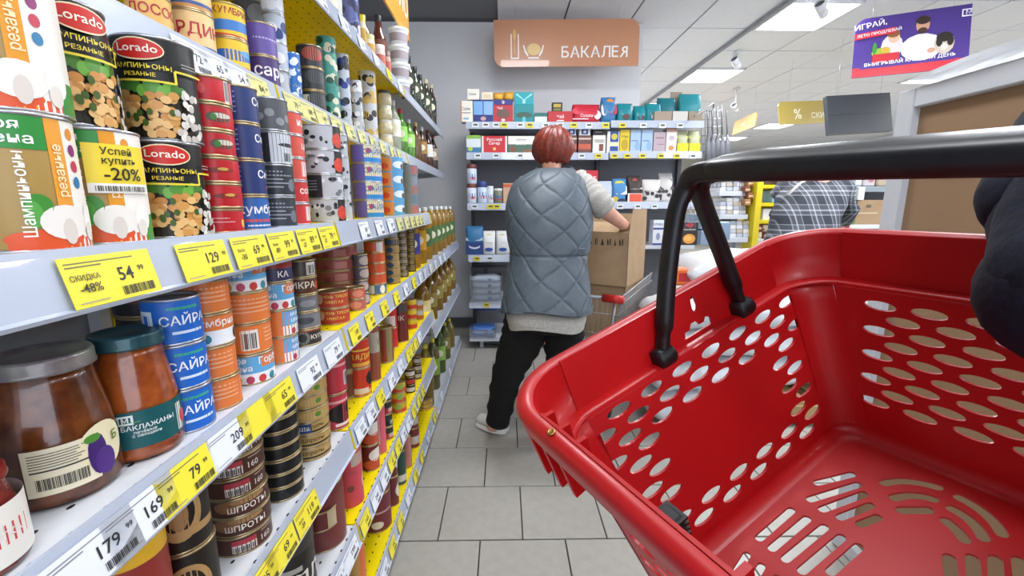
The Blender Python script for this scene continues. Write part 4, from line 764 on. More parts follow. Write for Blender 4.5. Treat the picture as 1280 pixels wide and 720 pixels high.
for i, (x0, x1) in enumerate(((708, 721), (723, 739))):
    pack(x0, 169, x1, 189, '#6a4640', [('r', -9, .2, 9, .5, '#c05a44'), ('r', -.4, .75, .4, .85, '#c8b8a8')], 'brown spice box, %s of two by the red hair' % ('left', 'right')[i], 'box', gpp, zb=Z1, name='spice_box')
    pack(x0+1, 160.5, x1-1, 169, '#e0e2e8', [('r', -.5, .1, .5, .9, '#2a4a90'), ('r', -.2, .3, .2, .7, '#e0e2e8')], 'small navy and white packet on the %s brown spice box' % ('left', 'right')[i], 'packet', gpp, zb=onY(x0+6, 169, RY+.03).z, D=.06)
pack(741, 161, 757, 169, '#2a2628', [('r', -.6, .4, .4, .55, '#8a8088')], 'small black packet lying on the white boxed one', 'packet', gpp, zb=onY(749, 169, RY+.03).z, D=.06)
pack(741, 169, 757, 189, '#dedad4', [('r', .0, .1, .25, .5, '#7a4a3a'), ('r', -.3, .7, .3, .74, '#555'), ('r', -.25, .6, .3, .64, '#555')], 'white box with a small brown picture, '+q, 'box', gpp, zb=Z1)
pack(759, 164, 774, 188, '#e2e4e6', [('r', -.15, .0, .25, 1, '#2a4a90'), ('e', .05, .75, .15, .15, '#c8b840'), ('r', -.2, .3, .3, .5, '#d8d4b8')], 'white and blue flour packet left of a yellow one', 'packet', gpp, zb=Z1)
pack(775, 162, 787, 188, '#dcc02c', [('e', 0, .35, .15, .25, '#b89a20'), ('t', 'Мак', 0, .7, .16, '#6a5a20')], 'tall yellow packet, '+q, 'packet', gpp, zb=Z1)
for i, (x0, x1) in enumerate(((788, 801), (802, 816))):
    pack(x0, 162, x1, 188, '#a2bcd8', [('r', -.2, .5, .1, .55, '#6a88b0'), ('e', .1, .3, .12, .2, '#88a8cc')], 'pale blue packet, %s of a pair' % ('left', 'right')[i], 'packet', gpp, zb=Z1)
pack(817, 165, 832, 188, '#b4a0a8', [('r', -.1, .4, .25, .43, '#7a6a74'), ('r', -.2, .7, .2, .75, '#7a6a74')], 'dull pink packet, '+q, 'packet', gpp, zb=Z1)
pack(833, 160, 846, 188, '#e2dcd6', [('r', -9, .85, 9, 1, '#b88a78'), ('e', 0, .2, .12, .1, '#c88a4a'), ('e', .0, .6, .12, .1, '#c0b0b8')], 'tall white packet with a brown top, '+q, 'packet', gpp, zb=Z1)
for i, (x0, x1) in enumerate(((847, 861), (862, 876))):
    pack(x0, 162, x1, 187, '#b9bc96', [('r', -9, .0, 9, .42, '#d8cc20'), ('r', -9, .62, 9, .75, '#b4bc30')], 'yellow and lime bag, %s of two at the shelf end' % ('left', 'right')[i], 'bag', gpp, zb=Z1, soft=1, name='bag')
# third shelf
def lath(x, yt, yb, w, prof_cols, label, zb, cat='tub', Y=RY+.05, name='plastic_tub'):
    p = onY(x, yb, Y); r = w/F*3.4/2; h = (onY(x, yt, Y)-onY(x, yb, Y)).z; o = None
    for i, (a, b, c, rr) in enumerate(prof_cols):
        mb = MB().lathe([(r*rr*.97, h*a), (r*rr, h*(a+.01)), (r*rr, h*(b-.01)), (r*rr*.96, h*b), (0, h*b)], mat(c, .4, name='plastic'), 20)
        if i == 0: art(mb, [('r', -.12, .3, .2, .5, '#3a6ab0'), ('r', -.05, .2, .22, .35, '#b8404a')], cylmap(r*rr+.0006, h)); o = mb.build(name)
        else: mb.build('lid', o)
    o.location = (p.x, Y, zb); T(o, label, cat, 'tubs on the third back shelf'); return h
h = lath(590, 230, 254, 13, [(0, .78, '#d0d8e4', 1), (.78, 1, '#74403c', 1)], 'lower blue and white powder tub with brown lid at the left end', Z2)
lath(590, 206, 230, 13, [(0, .78, '#c8d4e4', 1), (.78, 1, '#74403c', 1)], 'upper blue and white powder tub with brown lid, stacked', Z2+h)
lath(603, 227, 254, 13, [(0, .72, '#c4d4e6', 1), (.72, 1, '#3a4886', .9)], 'white and blue tub with a dark blue lid', Z2)
lath(613, 233, 254, 9, [(0, .82, '#d4dce4', 1), (.82, 1, '#e4e6e8', .9)], 'narrow white and pale blue tub', Z2)
lath(623, 236, 254, 11, [(0, .84, '#7a7e66', 1), (.84, 1, '#e0e2e0', 1)], 'small jar of green content with white lid', Z2, 'jar')
pack(629, 229, 644, 254, '#cba88a', [('r', -.4, .8, .4, .95, '#c8603a')], 'peach box partly behind the shopper', 'box', 'goods on the third back shelf', zb=Z2)
for i, (x0, x1) in enumerate(((714, 729), (731, 747))): pack(x0, 213, x1, 254, '#c42c3c', [('t', 'Сахар', 0, .8, .1, '#f0e0e0'), ('r', -9, 0, -.17, 1, '#e0c8cc')], 'red sugar box, %s of two behind the shopper' % ('left', 'right')[i], 'box', 'goods on the third back shelf', zb=Z2, name='sugar_box')
g3 = 'bags on the third back shelf'
pack(749, 226, 766, 252, '#b8c4da', [('r', -.2, .7, .2, .8, '#a84a5a'), ('e', .1, .2, .2, .12, '#8a94a8')], 'pale blue white bag, third back shelf', 'bag', g3, zb=Z2, soft=1, name='bag')
pack(766, 223, 784, 252, '#4a86b8', [('e', 0, .8, .2, .12, '#c8c84a'), ('r', -.15, .35, .3, .7, '#d4dce2'), ('e', -.2, .15, .15, .12, '#c8b030'), ('e', .1, .1, .2, .08, '#1c2a4a')], 'blue and yellow bag, third back shelf', 'bag', g3, zb=Z2, soft=1, name='bag')
pack(785, 219, 803, 252, '#3c302e', [('e', 0, .75, .1, .15, '#b03a3a'), ('r', -.2, .5, .3, .56, '#c8beb4'), ('r', -.35, .0, .35, .35, '#e0d8d0'), ('r', -.2, .03, .25, .33, '#d8583a')], 'dark brown bag with orange square, third back shelf', 'bag', g3, zb=Z2, soft=1, name='bag')
pack(804, 224, 827, 252, '#d0ccc8', [('e', rr_, .2+.1*(k % 6), .08, .08, '#2c2426') for k, rr_ in enumerate([-.3, .2, -.2, .3, -.1, .1, -.35, .35, 0, -.25, .25])]+[('t', 'КЕКС', 0, .55, .18, '#3a2a28')], 'white bag with dark spots, third back shelf', 'bag', g3, zb=Z2, soft=1, name='bag')
pack(824, 216, 842, 250, '#c4c0bc', [('e', rr_, .15+.12*(k % 6), .07, .06, '#3a3436') for k, rr_ in enumerate([-.2, .1, -.1, .2, 0, .15, -.25, .25, 0, -.15])], 'taller spotted white bag behind the handle', 'bag', g3, zb=Z2, soft=1, Y=RY+.12, name='bag')
# lower left shelves
pack(582, 283, 604, 318, '#2f6e9c', [('r', -9, 0, 9, .45, '#28407a'), ('e', 0, .3, .2, .1, '#d8dce8'), ('e', 0, .36, .2, .1, '#28407a'), ('r', -.3, .5, .3, .6, '#a8b8cc')], 'large blue salt bag on the fourth back shelf', 'bag', 'goods on the fourth back shelf', zb=Z3, soft=1, name='bag')
for i, (x0, x1) in enumerate(((603, 619), (620, 637))):
    pack(x0, 289, x1, 317, '#dfe0e2', [('e', 0, .72, .17, .16, '#d8c838'), ('e', 0, .22, .18, .08, '#2c4a9a'), ('r', -.15, .5, .15, .54, '#a8a888')], 'white flour bag with yellow and blue marks, %s one' % ('left', 'right')[i], 'bag', 'goods on the fourth back shelf', zb=Z3, soft=1, name='flour_bag')
clearm = mat('#dfe6ee', .1, trans=.85, ior=1.2, name='clear_bin_plastic')
for b_i, (x0, y0, x1, y1, zz, c1, nn, wh) in enumerate([(588, 345, 627, 376, Z4, ['#b8bcc8', '#c6c8d0', '#d0d2d8'], 4, 'white'), (587, 412, 620, 434, .118, ['#4a78c4', '#c0cce4', '#6a90d0'], 4, 'blue and white')]):
    a = onY(x0, y1, RY-.02); b = onY(x1, y1, RY-.02); zt = onY(x0, y0, RY-.02).z; t = empty('display_bin', ((a.x+b.x)/2, RY+.1, zz)); w = b.x-a.x; hh = zt-zz
    for nm, c, d in (('front_panel', (0, -.12, hh/2), (w, .003, hh)), ('side_panel', (-w/2, 0, hh/2), (.003, .24, hh)), ('side_panel', (w/2, 0, hh/2), (.003, .24, hh))): MB().box(c, d, clearm).build(nm, t)
    T(t, 'clear plastic bin holding %s sachets on the back shelving' % wh, 'bin')
    for k in range(nn):
        mb = MB(); hk = hh*.95/nn; n = 16
        mb.loft([[((w/2-.01)*s_*math.copysign(abs(math.cos(2*PI*q_/n))**.4, math.cos(2*PI*q_/n)), .1*s_*math.copysign(abs(math.sin(2*PI*q_/n))**.5, math.sin(2*PI*q_/n)), hk*t_) for q_ in range(n)] for t_, s_ in ((0, .8), (.2, .98), (.6, 1), (.95, .7))], mat(c1[k % 3], .4, name='film'))
        mb.box((.03, -.101, hk*.45), (.03, .003, hk*.5), mat('#5a6a94', .4, name='film_print')); o = mb.build('sachet'); o.location = ((a.x+b.x)/2, RY+.11, zz+.003+hk*k); T(o, '%s sachet, %s in the clear bin of %s ones' % (['pale', 'grey', 'light'][k % 3], ordn(k, nn), wh), 'sachet', 'sachets in the clear bins')
pack(589, 334, 634, 345, '#55585e', [('r', -.6, 0, -.2, 1, '#30343c')], 'dark grey bundle above the white sachets', 'packet', 'goods on low back shelves', Y=RY+.22, zb=onY(600, 345, RY+.22).z, D=.15)
pack(591, 386, 626, 412, '#2a5aa6', [('e', -.3, .5, .2, .2, '#c8ccd8'), ('e', .2, .4, .3, .1, '#7aa0e0'), ('e', .4, .7, .2, .15, '#c8a8a8')], 'blue bags heaped behind the lower bin', 'bag', 'goods on low back shelves', Y=RY+.18, soft=1, zb=.3, D=.15, name='bag')
pack(659, 384, 684, 395, '#6a6c70', [], 'grey box seen between the legs, higher', 'box', 'goods on low back shelves', Y=RY, D=.2, zb=onY(670, 395, RY).z)
pack(660, 424, 684, 433, '#aeb0b2', [('r', -.8, .5, .2, .9, '#6a6c70')], 'pale packets between the shopper legs on the bottom shelf', 'packet', 'goods on low back shelves', Y=RY, D=.2, zb=.107)
# behind the handle, lower right
pack(816, 275, 829, 312, '#d4d8e0', [('t', 'МУКА', 0, .82, .13, '#3a4a8a'), ('r', -.2, .62, .2, .7, '#3a4a8a'), ('e', .0, .35, .08, .15, '#8a90a8'), ('r', -9, 0, 9, .08, '#3a4a8a')], 'white and blue flour bag beside the black handle arm', 'bag', 'goods on lower right back shelf', zb=.89, name='flour_bag', Y=RY+.02)
pack(851, 278, 872, 312, '#26221f', [('e', 0, .88, .18, .09, '#b02a34'), ('t', 'МАКАРОНЫ', 0, .68, .09, '#e8e0d8'), ('e', .0, .28, .28, .22, '#d8943a'), ('e', -.05, .3, .18, .12, '#e8ae58')], 'black pasta box with orange bowl picture behind the handle', 'box', 'goods on lower right back shelf', zb=.89, name='pasta_box', Y=RY+.02)
rk('shelf', ((XM+XR)/2, 3.86, .875), (XR-XM, .46, .03), wht)
o = MB().box((0, 0, 0), (.62, .01, .28), mat('#6e6f72', .6, name='grey_board')).build('grey_board'); p = onY(774, 125, 4.0); o.location = (p.x, 4.02, RZ[0]+.115); o.dimensions = (.24*1.0, .01, .17); T(o, 'small plain grey board standing behind the top back shelf goods', 'board')
# ------------------------------------------------------------------ hanging signs
def sign(name, pts, thick, col, items, label, rnd=None, back=None):
    """a board through four points: lower left, lower right, upper right, upper left"""
    A, B, C_, D_ = [Vector(p) for p in pts]; w = (B-A).length; h = ((D_-A).length+(C_-B).length)/2; ux = (B-A).normalized(); nz = ux.cross(D_-A).normalized(); uy = nz.cross(ux)
    M = Matrix(((ux.x, uy.x, nz.x, A.x), (ux.y, uy.y, nz.y, A.y), (ux.z, uy.z, nz.z, A.z), (0, 0, 0, 1)))
    c = rnd or [0, 0, 0, 0]; pl = []
    for (cx_, cy_, r, a0) in ((0, 0, c[0], 180), (w, 0, c[1], 270), (w, h, c[2], 0), (0, h, c[3], 90)):
        sx = 1 if cx_ == 0 else -1; sy = 1 if cy_ == 0 else -1
        if r == 0: pl.append((cx_, cy_)); continue
        for k in range(9): a = R(a0+90*k/8); pl.append((cx_+sx*r+r*math.cos(a), cy_+sy*r+r*math.sin(a)))
    n = len(pl); mb = MB().add([(x, y, 0) for x, y in pl]+[(x, y, -thick) for x, y in pl], [tuple(range(n)), tuple(range(2*n-1, n-1, -1))]+[(k, n+k, n+(k+1) % n, (k+1) % n) for k in range(n)], mat(col, .35, name='sign_board', coat=.3))
    o = mb.build(name); o.matrix_world = M
    art(MB(), items, lambda u, v, L: (w/2+u*h, v*h, .0006+.0003*L), umax=w/h/2).build('lettering', o)
    T(o, label, 'sign')
    wm = MB()
    for t in (.15, .85): wm.tube([(w*t, h-.01, -.002), (w*t, h-.01, -.002)], .001, SILV)
    for i_, t in enumerate((.15, .85)):
        top = M @ Vector((w*t, h-.005, -.004)); lw = MB().tube([(0, 0, 0), (0, 0, max(.05, CEIL-top.z+.01))], .0012, SILV, seg=5).build('hanging_wire'); lw.location = top; lw.parent = o; lw.matrix_parent_inverse = M.inverted()
    return o
SY = 3.95
sign('hanging_sign', [onY(618, 84, SY), onY(798, 82, SY), onY(798, 24, SY), onY(618, 24, SY)], .012, '#c28a68', [('t', 'БАКАЛЕЯ', .66, .29, .33, '#f1ece8'),
    ('r', -1.29, .17, -1.265, .70, '#f1ece8'), ('r', -1.29, .17, -1.1, .20, '#f1ece8'), ('r', -1.125, .17, -1.10, .70, '#f1ece8'), ('r', -1.21, .27, -1.19, .7, '#e0b878'), ('e', -1.2, .68, .035, .12, '#e0b878'), ('e', -.76, .37, .16, .13, '#e3c082'),
    ('p', [(-1.01, .46), (-.98, .46), (-.94, .34), (-.88, .25), (-.9, .21), (-.97, .31)], '#f1ece8'), ('p', [(-.55, .46), (-.52, .46), (-.56, .31), (-.63, .21), (-.65, .25), (-.59, .34)], '#f1ece8'), ('r', -.89, .17, -.64, .205, '#f1ece8')],
    'terracotta hanging grocery sign with bowl and grain icons on the back wall', rnd=[.08, 0, .08, 0])
SX = -.55
zb = onX(512, 53, SX); zt_ = zb.z+.36
sign('hanging_sign', [(SX, 1.35, zb.z), (SX, zb.y, zb.z), (SX, zb.y, zt_), (SX, 1.35, zt_)], .01, '#d9a043', [('t', 'МАСЛО', 1.15, .42, .42, '#f0e8dc')], 'orange hanging oil sign over the left shelving', rnd=[0, 0, 0, .05])
# ------------------------------------------------------------------ people
def skin_body(name, joints, edges, m, parent=None, sub=2):
    me = bpy.data.meshes.new(name); keys = list(joints); me.from_pydata([tuple(joints[k][0]) for k in keys], [(keys.index(a), keys.index(b)) for a, b in edges], [])
    o = bpy.data.objects.new(name, me); COL.objects.link(o); sk = o.modifiers.new('s', 'SKIN'); sk.use_smooth_shade = True
    for i, k in enumerate(keys):
        r = joints[k][1]; r = r if isinstance(r, tuple) else (r, r); me.skin_vertices[0].data[i].radius = r; me.skin_vertices[0].data[i].use_root = (i == 0)
    ss = o.modifiers.new('u', 'SUBSURF'); ss.levels = sub; ss.render_levels = sub
    dg = bpy.context.evaluated_depsgraph_get(); nm = bpy.data.meshes.new_from_object(o.evaluated_get(dg)); o.modifiers.clear(); o.data = nm; bpy.data.meshes.remove(me)
    nm.materials.clear(); nm.materials.append(m)
    for p in nm.polygons: p.use_smooth = True
    if parent: o.parent = parent
    return o
def hand(J, E, pre, wrist, d, up, s=1):
    """five fingers from the wrist along d; up is the back of the hand"""
    d = Vector(d).normalized(); up = Vector(up).normalized(); side = d.cross(up).normalized()*s; w = Vector(wrist)
    J[pre+'palm'] = (w+d*.05, (.030, .016)); E.append((pre+'wrist', pre+'palm'))
    for i, (off, ln) in enumerate(((-.027, .066), (-.009, .075), (.010, .07), (.027, .055))):
        a = w+d*.085+side*off; b = a+d*ln*.5-up*.008; c = b+d*ln*.35-up*.022
        J[pre+'k%d' % i] = (a, .0095); J[pre+'m%d' % i] = (b, .0085); J[pre+'t%d' % i] = (c, .007); E += [(pre+'palm', pre+'k%d' % i), (pre+'k%d' % i, pre+'m%d' % i), (pre+'m%d' % i, pre+'t%d' % i)]
    a = w+d*.03-side*.035; b = a+d*.035-side*.018-up*.01; J[pre+'th0'] = (a, .011); J[pre+'th1'] = (b, .009); J[pre+'th2'] = (b+d*.025-up*.01, .008)
    E += [(pre+'palm', pre+'th0'), (pre+'th0', pre+'th1'), (pre+'th1', pre+'th2')]
skinm = mat('#d9a088', .5, noise=.12, nscale=30, name='skin', bump=.05)
def cr(vals, t):
    """smooth interpolation through a table of rows [t, a, b, ...]"""
    for i in range(len(vals)-1):
        if t <= vals[i+1][0] or i == len(vals)-2:
            a, b = vals[i], vals[i+1]; u = (t-a[0])/(b[0]-a[0]); p = vals[i-1] if i else a; n = vals[i+2] if i+2 < len(vals) else b
            out = []
            for k in range(1, len(a)):
                m0 = (b[k]-p[k])/max(1e-6, b[0]-p[0])*(b[0]-a[0]); m1 = (n[k]-a[k])/max(1e-6, n[0]-a[0])*(b[0]-a[0])
                out.append((2*u**3-3*u*u+1)*a[k]+(u**3-2*u*u+u)*m0+(-2*u**3+3*u*u)*b[k]+(u**3-u*u)*m1)
            return out
base = U(672, 520, 2.25); wo = empty('person', (base.x, base.y, 0)); inv = Matrix.Translation((-base.x, -base.y, 0))
T(wo, 'shopper with short red hair in a grey quilted vest reaching into a carton', 'person')
def V(px, py, zc): return inv @ U(px, py, zc)
J = {}; E_ = []
def j(n, p, r, to=None):
    J[n] = (p, r)
    if to: E_.append((to, n))
j('pelvis', V(683, 385, 2.16), (.12, .09)); j('spine', V(684, 330, 2.16), (.13, .10), 'pelvis'); j('chest', V(684, 260, 2.22), (.16, .10), 'spine'); j('neck0', V(688, 222, 2.28), .06, 'chest')
j('neck1', V(690, 208, 2.31), .052, 'neck0'); j('head', V(691, 188, 2.33), (.074, .085), 'neck1'); j('crown', V(691, 176, 2.33), (.06, .07), 'head')
j('shr', V(726, 232, 2.26), .055, 'chest'); j('elr', V(752, 260, 2.18), .045, 'shr'); j('rwrist', V(787, 287, 2.50), .028, 'elr')
hand(J, E_, 'r', J['rwrist'][0], (.15, .55, -.6), (.1, .6, .5))
j('shl', V(658, 234, 2.28), .05, 'chest'); j('ell', V(652, 285, 2.42), .045, 'shl'); j('lwrist', V(700, 300, 2.62), .028, 'ell')
hand(J, E_, 'l', J['lwrist'][0], (.5, .3, -.3), (0, .3, 1), -1)
j('hil', V(657, 415, 2.18), .07, 'pelvis'); j('knl', V(634, 468, 2.22), .06, 'hil'); j('anl', V(623, 522, 2.33), .04, 'knl'); j('tol', V(612, 537, 2.36), .034, 'anl')
j('hir', V(703, 415, 2.18), .07, 'pelvis'); j('knr', V(706, 475, 2.20), .06, 'hir'); j('anr', V(705, 540, 2.28), .04, 'knr'); j('tor', V(705, 548, 2.36), .034, 'anr')
E_ = [(a.replace('rwrist', 'rwrist'), b) for a, b in E_]
skin_body('body', J, E_, skinm, wo)
hc = J['head'][0]
fm = MB().ball(hc+Vector((.0, .085, -.005)), (.011, .018, .02), skinm, 10); fm.build('nose', wo)
for s_ in (-1, 1):
    MB().ball(hc+Vector((s_*.077, -.0, -.012)), (.011, .02, .028), skinm, 10).build('ear', wo); MB().ball(hc+Vector((s_*.03, .075, .012)), (.012, .008, .008), mat('#e8e4e0', .2, name='eye_white'), 10).build('eye', wo)
MB().ball(hc+Vector((0, .078, -.045)), (.022, .008, .006), mat('#b06058', .4, name='lip'), 10).build('mouth', wo)
# hair: thick short cap with strands in relief
hm = mat('#8a3322', .42, noise=.7, nscale=70, bump=.6, name='red_hair', col2='#5c1e14')
mb = MB(); n = 72; rings = []; rr = random.Random(2); ph = [rr.uniform(0, 6.28) for _ in range(8)]
for i in range(31):
    t = i/30; th = PI*(.03+t*.70); ring = []
    for k in range(n):
        a = 2*PI*k/n; face = max(0, math.sin(a)) ; th2 = th if math.sin(a) < .3 else min(th, PI*.5-(math.sin(a)-.3)*.9)
        f = 1+.03*math.sin(17*a+ph[0]+6*t)+.018*math.sin(31*a+ph[1]-9*t)+.02*math.sin(9*a+t*14+ph[2])
        rx, ry, rz = .109*f, .112*f, .116*f
        ring.append((hc.x+rx*math.sin(th2)*math.cos(a)*(1-.12*max(0, t-.7)*3), hc.y+ry*math.sin(th2)*math.sin(a)-.008, hc.z+.006+rz*math.cos(th2)))
    rings.append(ring)
mb.loft(rings, hm); mb.build('hair', wo)
# quilted vest
vm = mat('#515c66', .5, noise=.12, nscale=50, bump=.3, name='quilted_nylon'); cx0 = base
tab = [  # y, left, right, depth along view, half thickness
    (211, 670, 716, 2.29, .07), (217, 658, 724, 2.27, .10), (226, 645, 732, 2.25, .12), (240, 636, 737, 2.23, .135), (262, 632, 740, 2.20, .145), (290, 633, 740, 2.18, .145), (312, 637, 736, 2.16, .13), (322, 638, 734, 2.15, .125), (340, 634, 735, 2.14, .135), (362, 630, 737, 2.13, .15), (385, 626, 740, 2.12, .165)]
def torso(tab, quilt, m, name, NR=200, NA=260, pad=0):
    rings = []; y0, y1 = tab[0][0], tab[-1][0]
    for i in range(NR):
        y = y0+(y1-y0)*i/(NR-1); l, r, zc, th = cr(tab, y); c = V((l+r)/2, y, zc); hw = (r-l)/2/F*zc+pad; ring = []
        for k in range(NA):
            a = 2*PI*k/NA; ca, sa = math.cos(a), math.sin(a)
            x_ = math.copysign(abs(ca)**.85, ca)*hw; y_ = math.copysign(abs(sa)**.85, sa)*(th+pad); d = 0
            if quilt:
                u = math.atan2(ca, -sa)*.19; v = c.z; s = .148
                p, q = (u/s+v/s+.32) % 1, (u/s-v/s+.12) % 1; g = min(min(p, 1-p), min(q, 1-q))*s
                d = .0062*(1-math.exp(-g/.007))+.0012*math.sin(70*u+25*v)*math.exp(-g/.03)+.0016*math.sin(31*u-44*v)-.005
                if abs(y-318) < 3: d -= .006*(1-abs(y-318)/3)
            L_ = math.hypot(ca, sa); ring.append((c.x+x_+ca*d, c.y+y_+sa*d, c.z+(.012*math.sin(3*a+1) if i > NR-4 else 0)))
        rings.append(ring)
    o = MB().loft(rings, m, True, False); return o
vo = torso(tab, True, vm, 'vest')
vo.tube([Vector(V(693+22*math.cos(a), 212+3*math.sin(a), 2.29-.05*math.sin(a))) for a in [2*PI*k/24 for k in range(25)]], .012, vm, 8, cap=False)
vob = vo.build('vest', wo)
MB().box(V(727, 315, 2.02), (.035, .012, .035), vm, b=.003).build('waist_tab', vob)
pipe = MB(); pts_ = []
for k in range(41):
    a = PI+PI*k/40; l, r, zc, th = cr(tab, 385); c = V((l+r)/2, 385, zc); pts_.append((c.x+math.cos(a)*(r-l)/2/F*zc, c.y+math.sin(a)*th*1.02, c.z+.004+.012*math.sin(3*a+1)))
pipe.tube(pts_, .006, mat('#3c4248', .5, name='hem_piping'), 6).build('hem', vob)
shm_ = mat('#b9b6b0', .8, noise=.3, nscale=220, bump=.1, name='speckled_jersey', col2='#98958f')
sh = torso([(370, 638, 728, 2.13, .13), (384, 634, 731, 2.125, .145), (396, 633, 732, 2.12, .15), (406, 636, 730, 2.12, .148)], False, shm_, 'shirt', 20, 64)
sh.build('shirt', wo)
def limb(name, pts, rads, m, NA=20, wob=.004, seg=10):
    P = [Vector(p) for p in pts]; path = []; rr_ = []
    tabx = [(i,)+tuple(P[i])+(rads[i],) for i in range(len(P))]
    for i in range((len(P)-1)*seg+1):
        x, y, z, r = cr(tabx, i/seg); path.append((x, y, z)); rr_.append(r+wob*math.sin(i*1.7)+wob*.5*math.sin(i*3.1))
    return MB().tube(path, rr_, m, NA)
limb('sleeve', [V(718, 224, 2.27), V(735, 240, 2.24), V(748, 253, 2.19), V(758, 263, 2.20)], [.062, .072, .066, .058], shm_).build('sleeve', wo)
limb('sleeve', [V(662, 228, 2.30), V(656, 240, 2.34), V(658, 262, 2.42)], [.055, .056, .05], shm_).build('sleeve', wo)
pmn = mat('#09090c', .9, noise=.3, nscale=20, bump=.1, name='black_trousers')
pants = limb('p', [V(660, 394, 2.15), V(652, 425, 2.16), V(634, 470, 2.22), V(622, 527, 2.33)], [.115, .105, .078, .062], pmn, 24, .004)
q_ = limb('p', [V(703, 394, 2.15), V(704, 425, 2.16), V(706, 475, 2.22), V(705, 545, 2.32)], [.115, .10, .08, .065], pmn, 24, .004)
pants.add(q_.v, q_.f, pmn, True)
hp = torso([(383, 645, 720, 2.13, .10), (395, 641, 724, 2.13, .125), (408, 640, 724, 2.14, .12), (416, 655, 712, 2.15, .07)], False, pmn, 'h', 14, 48)
pants.add(hp.v, hp.f, pmn, True); pants.build('trousers', wo)
def shoe(tip, heel, z0, name='shoe'):
    tip = Vector(tip); heel = Vector(heel); d = (tip-heel); L_ = d.length; d.normalize(); s = Vector((0, 0, 1)).cross(d); rings = []; sole = []
    for i in range(13):
        t = i/12; w = .034+.016*math.sin(PI*min(1, t*1.1+.05)); w *= (1 if .03 < t < .93 else .62); h = .075-.03*t if t > .35 else .085-.02*t
        h *= 1 if .03 < t < .95 else .6; c = heel+d*(L_*t); ring = []
        for k in range(20):
            a = 2*PI*k/20; ring.append(tuple(Vector((c.x, c.y, 0))+s*(w*math.cos(a))+Vector((0, 0, z0+.022+h*(.5+.5*math.sin(a))))))
        rings.append(ring); sole.append([tuple(Vector((c.x, c.y, 0))+s*((w+.004)*math.copysign(abs(math.cos(a))**.5, math.cos(a)))+Vector((0, 0, z0+.015+.015*math.copysign(abs(math.sin(a))**.5, math.sin(a))))) for a in [2*PI*k/20 for k in range(20)]])
    o = MB().loft(rings, mat('#d8d6d2', .5, noise=.1, nscale=40, bump=.2, name='shoe_leather')).build(name, wo); MB().loft(sole, mat('#e4e2de', .5, name='shoe_sole')).build('sole', o)
    lb = MB()
    for k in range(4): c = heel+d*(L_*(.45+.1*k)); lb.tube([Vector((c.x, c.y, z0+.078-.006*k))-s*.022, Vector((c.x, c.y, z0+.088-.006*k)), Vector((c.x, c.y, z0+.078-.006*k))+s*.022], .003, mat('#f0efec', .6, name='lace'), 6)
    lb.build('laces', o)
hl = inv @ onZ(634, 541, .0); tp = inv @ onZ(597, 531, .0); shoe(tp, hl, 0)
hr = V(705, 553, 2.30); shoe(Vector((hr.x+.03, hr.y+.2, 0)), Vector((hr.x, hr.y, 0)), 0)

# ------------------------------------------------------------------ cartons and trolley
C0 = U(783, 359, 2.45); a_ = Vector((-.835, .55, 0)).normalized(); b_ = Vector((.55, .835, 0)).normalized()
def obox(name, C, la, lb, z0, z1, open_=False, th=.004):
    """box with its near corner at C, sides along a_ and b_; thing origin at that corner"""
    t = empty(name, (C.x, C.y, z0)); h = z1-z0
    def panel(nm, p0, p1, n_, mat_=CARD, lo=0, hi=h):
        p0 = Vector(p0); p1 = Vector(p1); q = n_*th
        return MB().add([p0+Vector((0, 0, lo)), p1+Vector((0, 0, lo)), p1+Vector((0, 0, hi)), p0+Vector((0, 0, hi)), p0+q+Vector((0, 0, lo)), p1+q+Vector((0, 0, lo)), p1+q+Vector((0, 0, hi)), p0+q+Vector((0, 0, hi))],
            [(0, 1, 2, 3), (4, 7, 6, 5), (0, 4, 5, 1), (3, 2, 6, 7), (0, 3, 7, 4), (1, 5, 6, 2)], mat_).build(nm, t)
    f_ = panel('panel', (0, 0, 0), a_*la, b_); s = panel('panel', (0, 0, 0), b_*lb, a_); panel('panel', a_*la, a_*la+b_*lb, -a_); panel('panel', b_*lb, b_*lb+a_*la, -b_)
    MB().add([(0, 0, .002), a_*la+Vector((0, 0, .002)), a_*la+b_*lb+Vector((0, 0, .002)), b_*lb+Vector((0, 0, .002))], [(0, 1, 2, 3)], CARD).build('bottom', t)
    return t, f_
zt = U(783, 290, 2.45).z; lowz = C0.z
up, fr = obox('cardboard_carton', C0, .40, .33, C0.z, zt)
T(up, 'open brown carton on top, with flaps up beside the shopper', 'carton', 'brown cartons in the trolley')
h = zt-C0.z
def flap(nm, p0, p1, lean, ln, skew=.02):
    p0, p1 = Vector(p0), Vector(p1); d = (p1-p0).normalized(); q = Vector(lean); w = .004*d.cross(q).normalized()
    vs = [p0, p1, p1+q*ln-d*skew, p0+q*ln+d*skew]
    MB().add(vs+[v+w for v in vs], [(0, 1, 2, 3), (7, 6, 5, 4), (0, 4, 5, 1), (1, 5, 6, 2), (2, 6, 7, 3), (3, 7, 4, 0)], CARD).build(nm, up)
hz = Vector((0, 0, h)); fl_d = (-b_*.15+Vector((0, 0, 1))).normalized()
flap('flap', hz, a_*.40+hz, (b_*.9+Vector((0, 0, .35))).normalized(), .14); flap('flap', b_*.33+hz, hz+b_*.01, (Vector((0, 0, 1))-a_*.05).normalized(), .125, .03)
flap('flap', a_*.4+b_*.33+hz, b_*.33+hz, (b_*.3+Vector((0, 0, 1))).normalized(), .10); flap('flap', a_*.4+hz, a_*.4+b_*.33+hz, (a_*.9+Vector((0, 0, .1))).normalized(), .12)
ic = MB(); dk = mat('#3a3028', .7, name='print_ink')
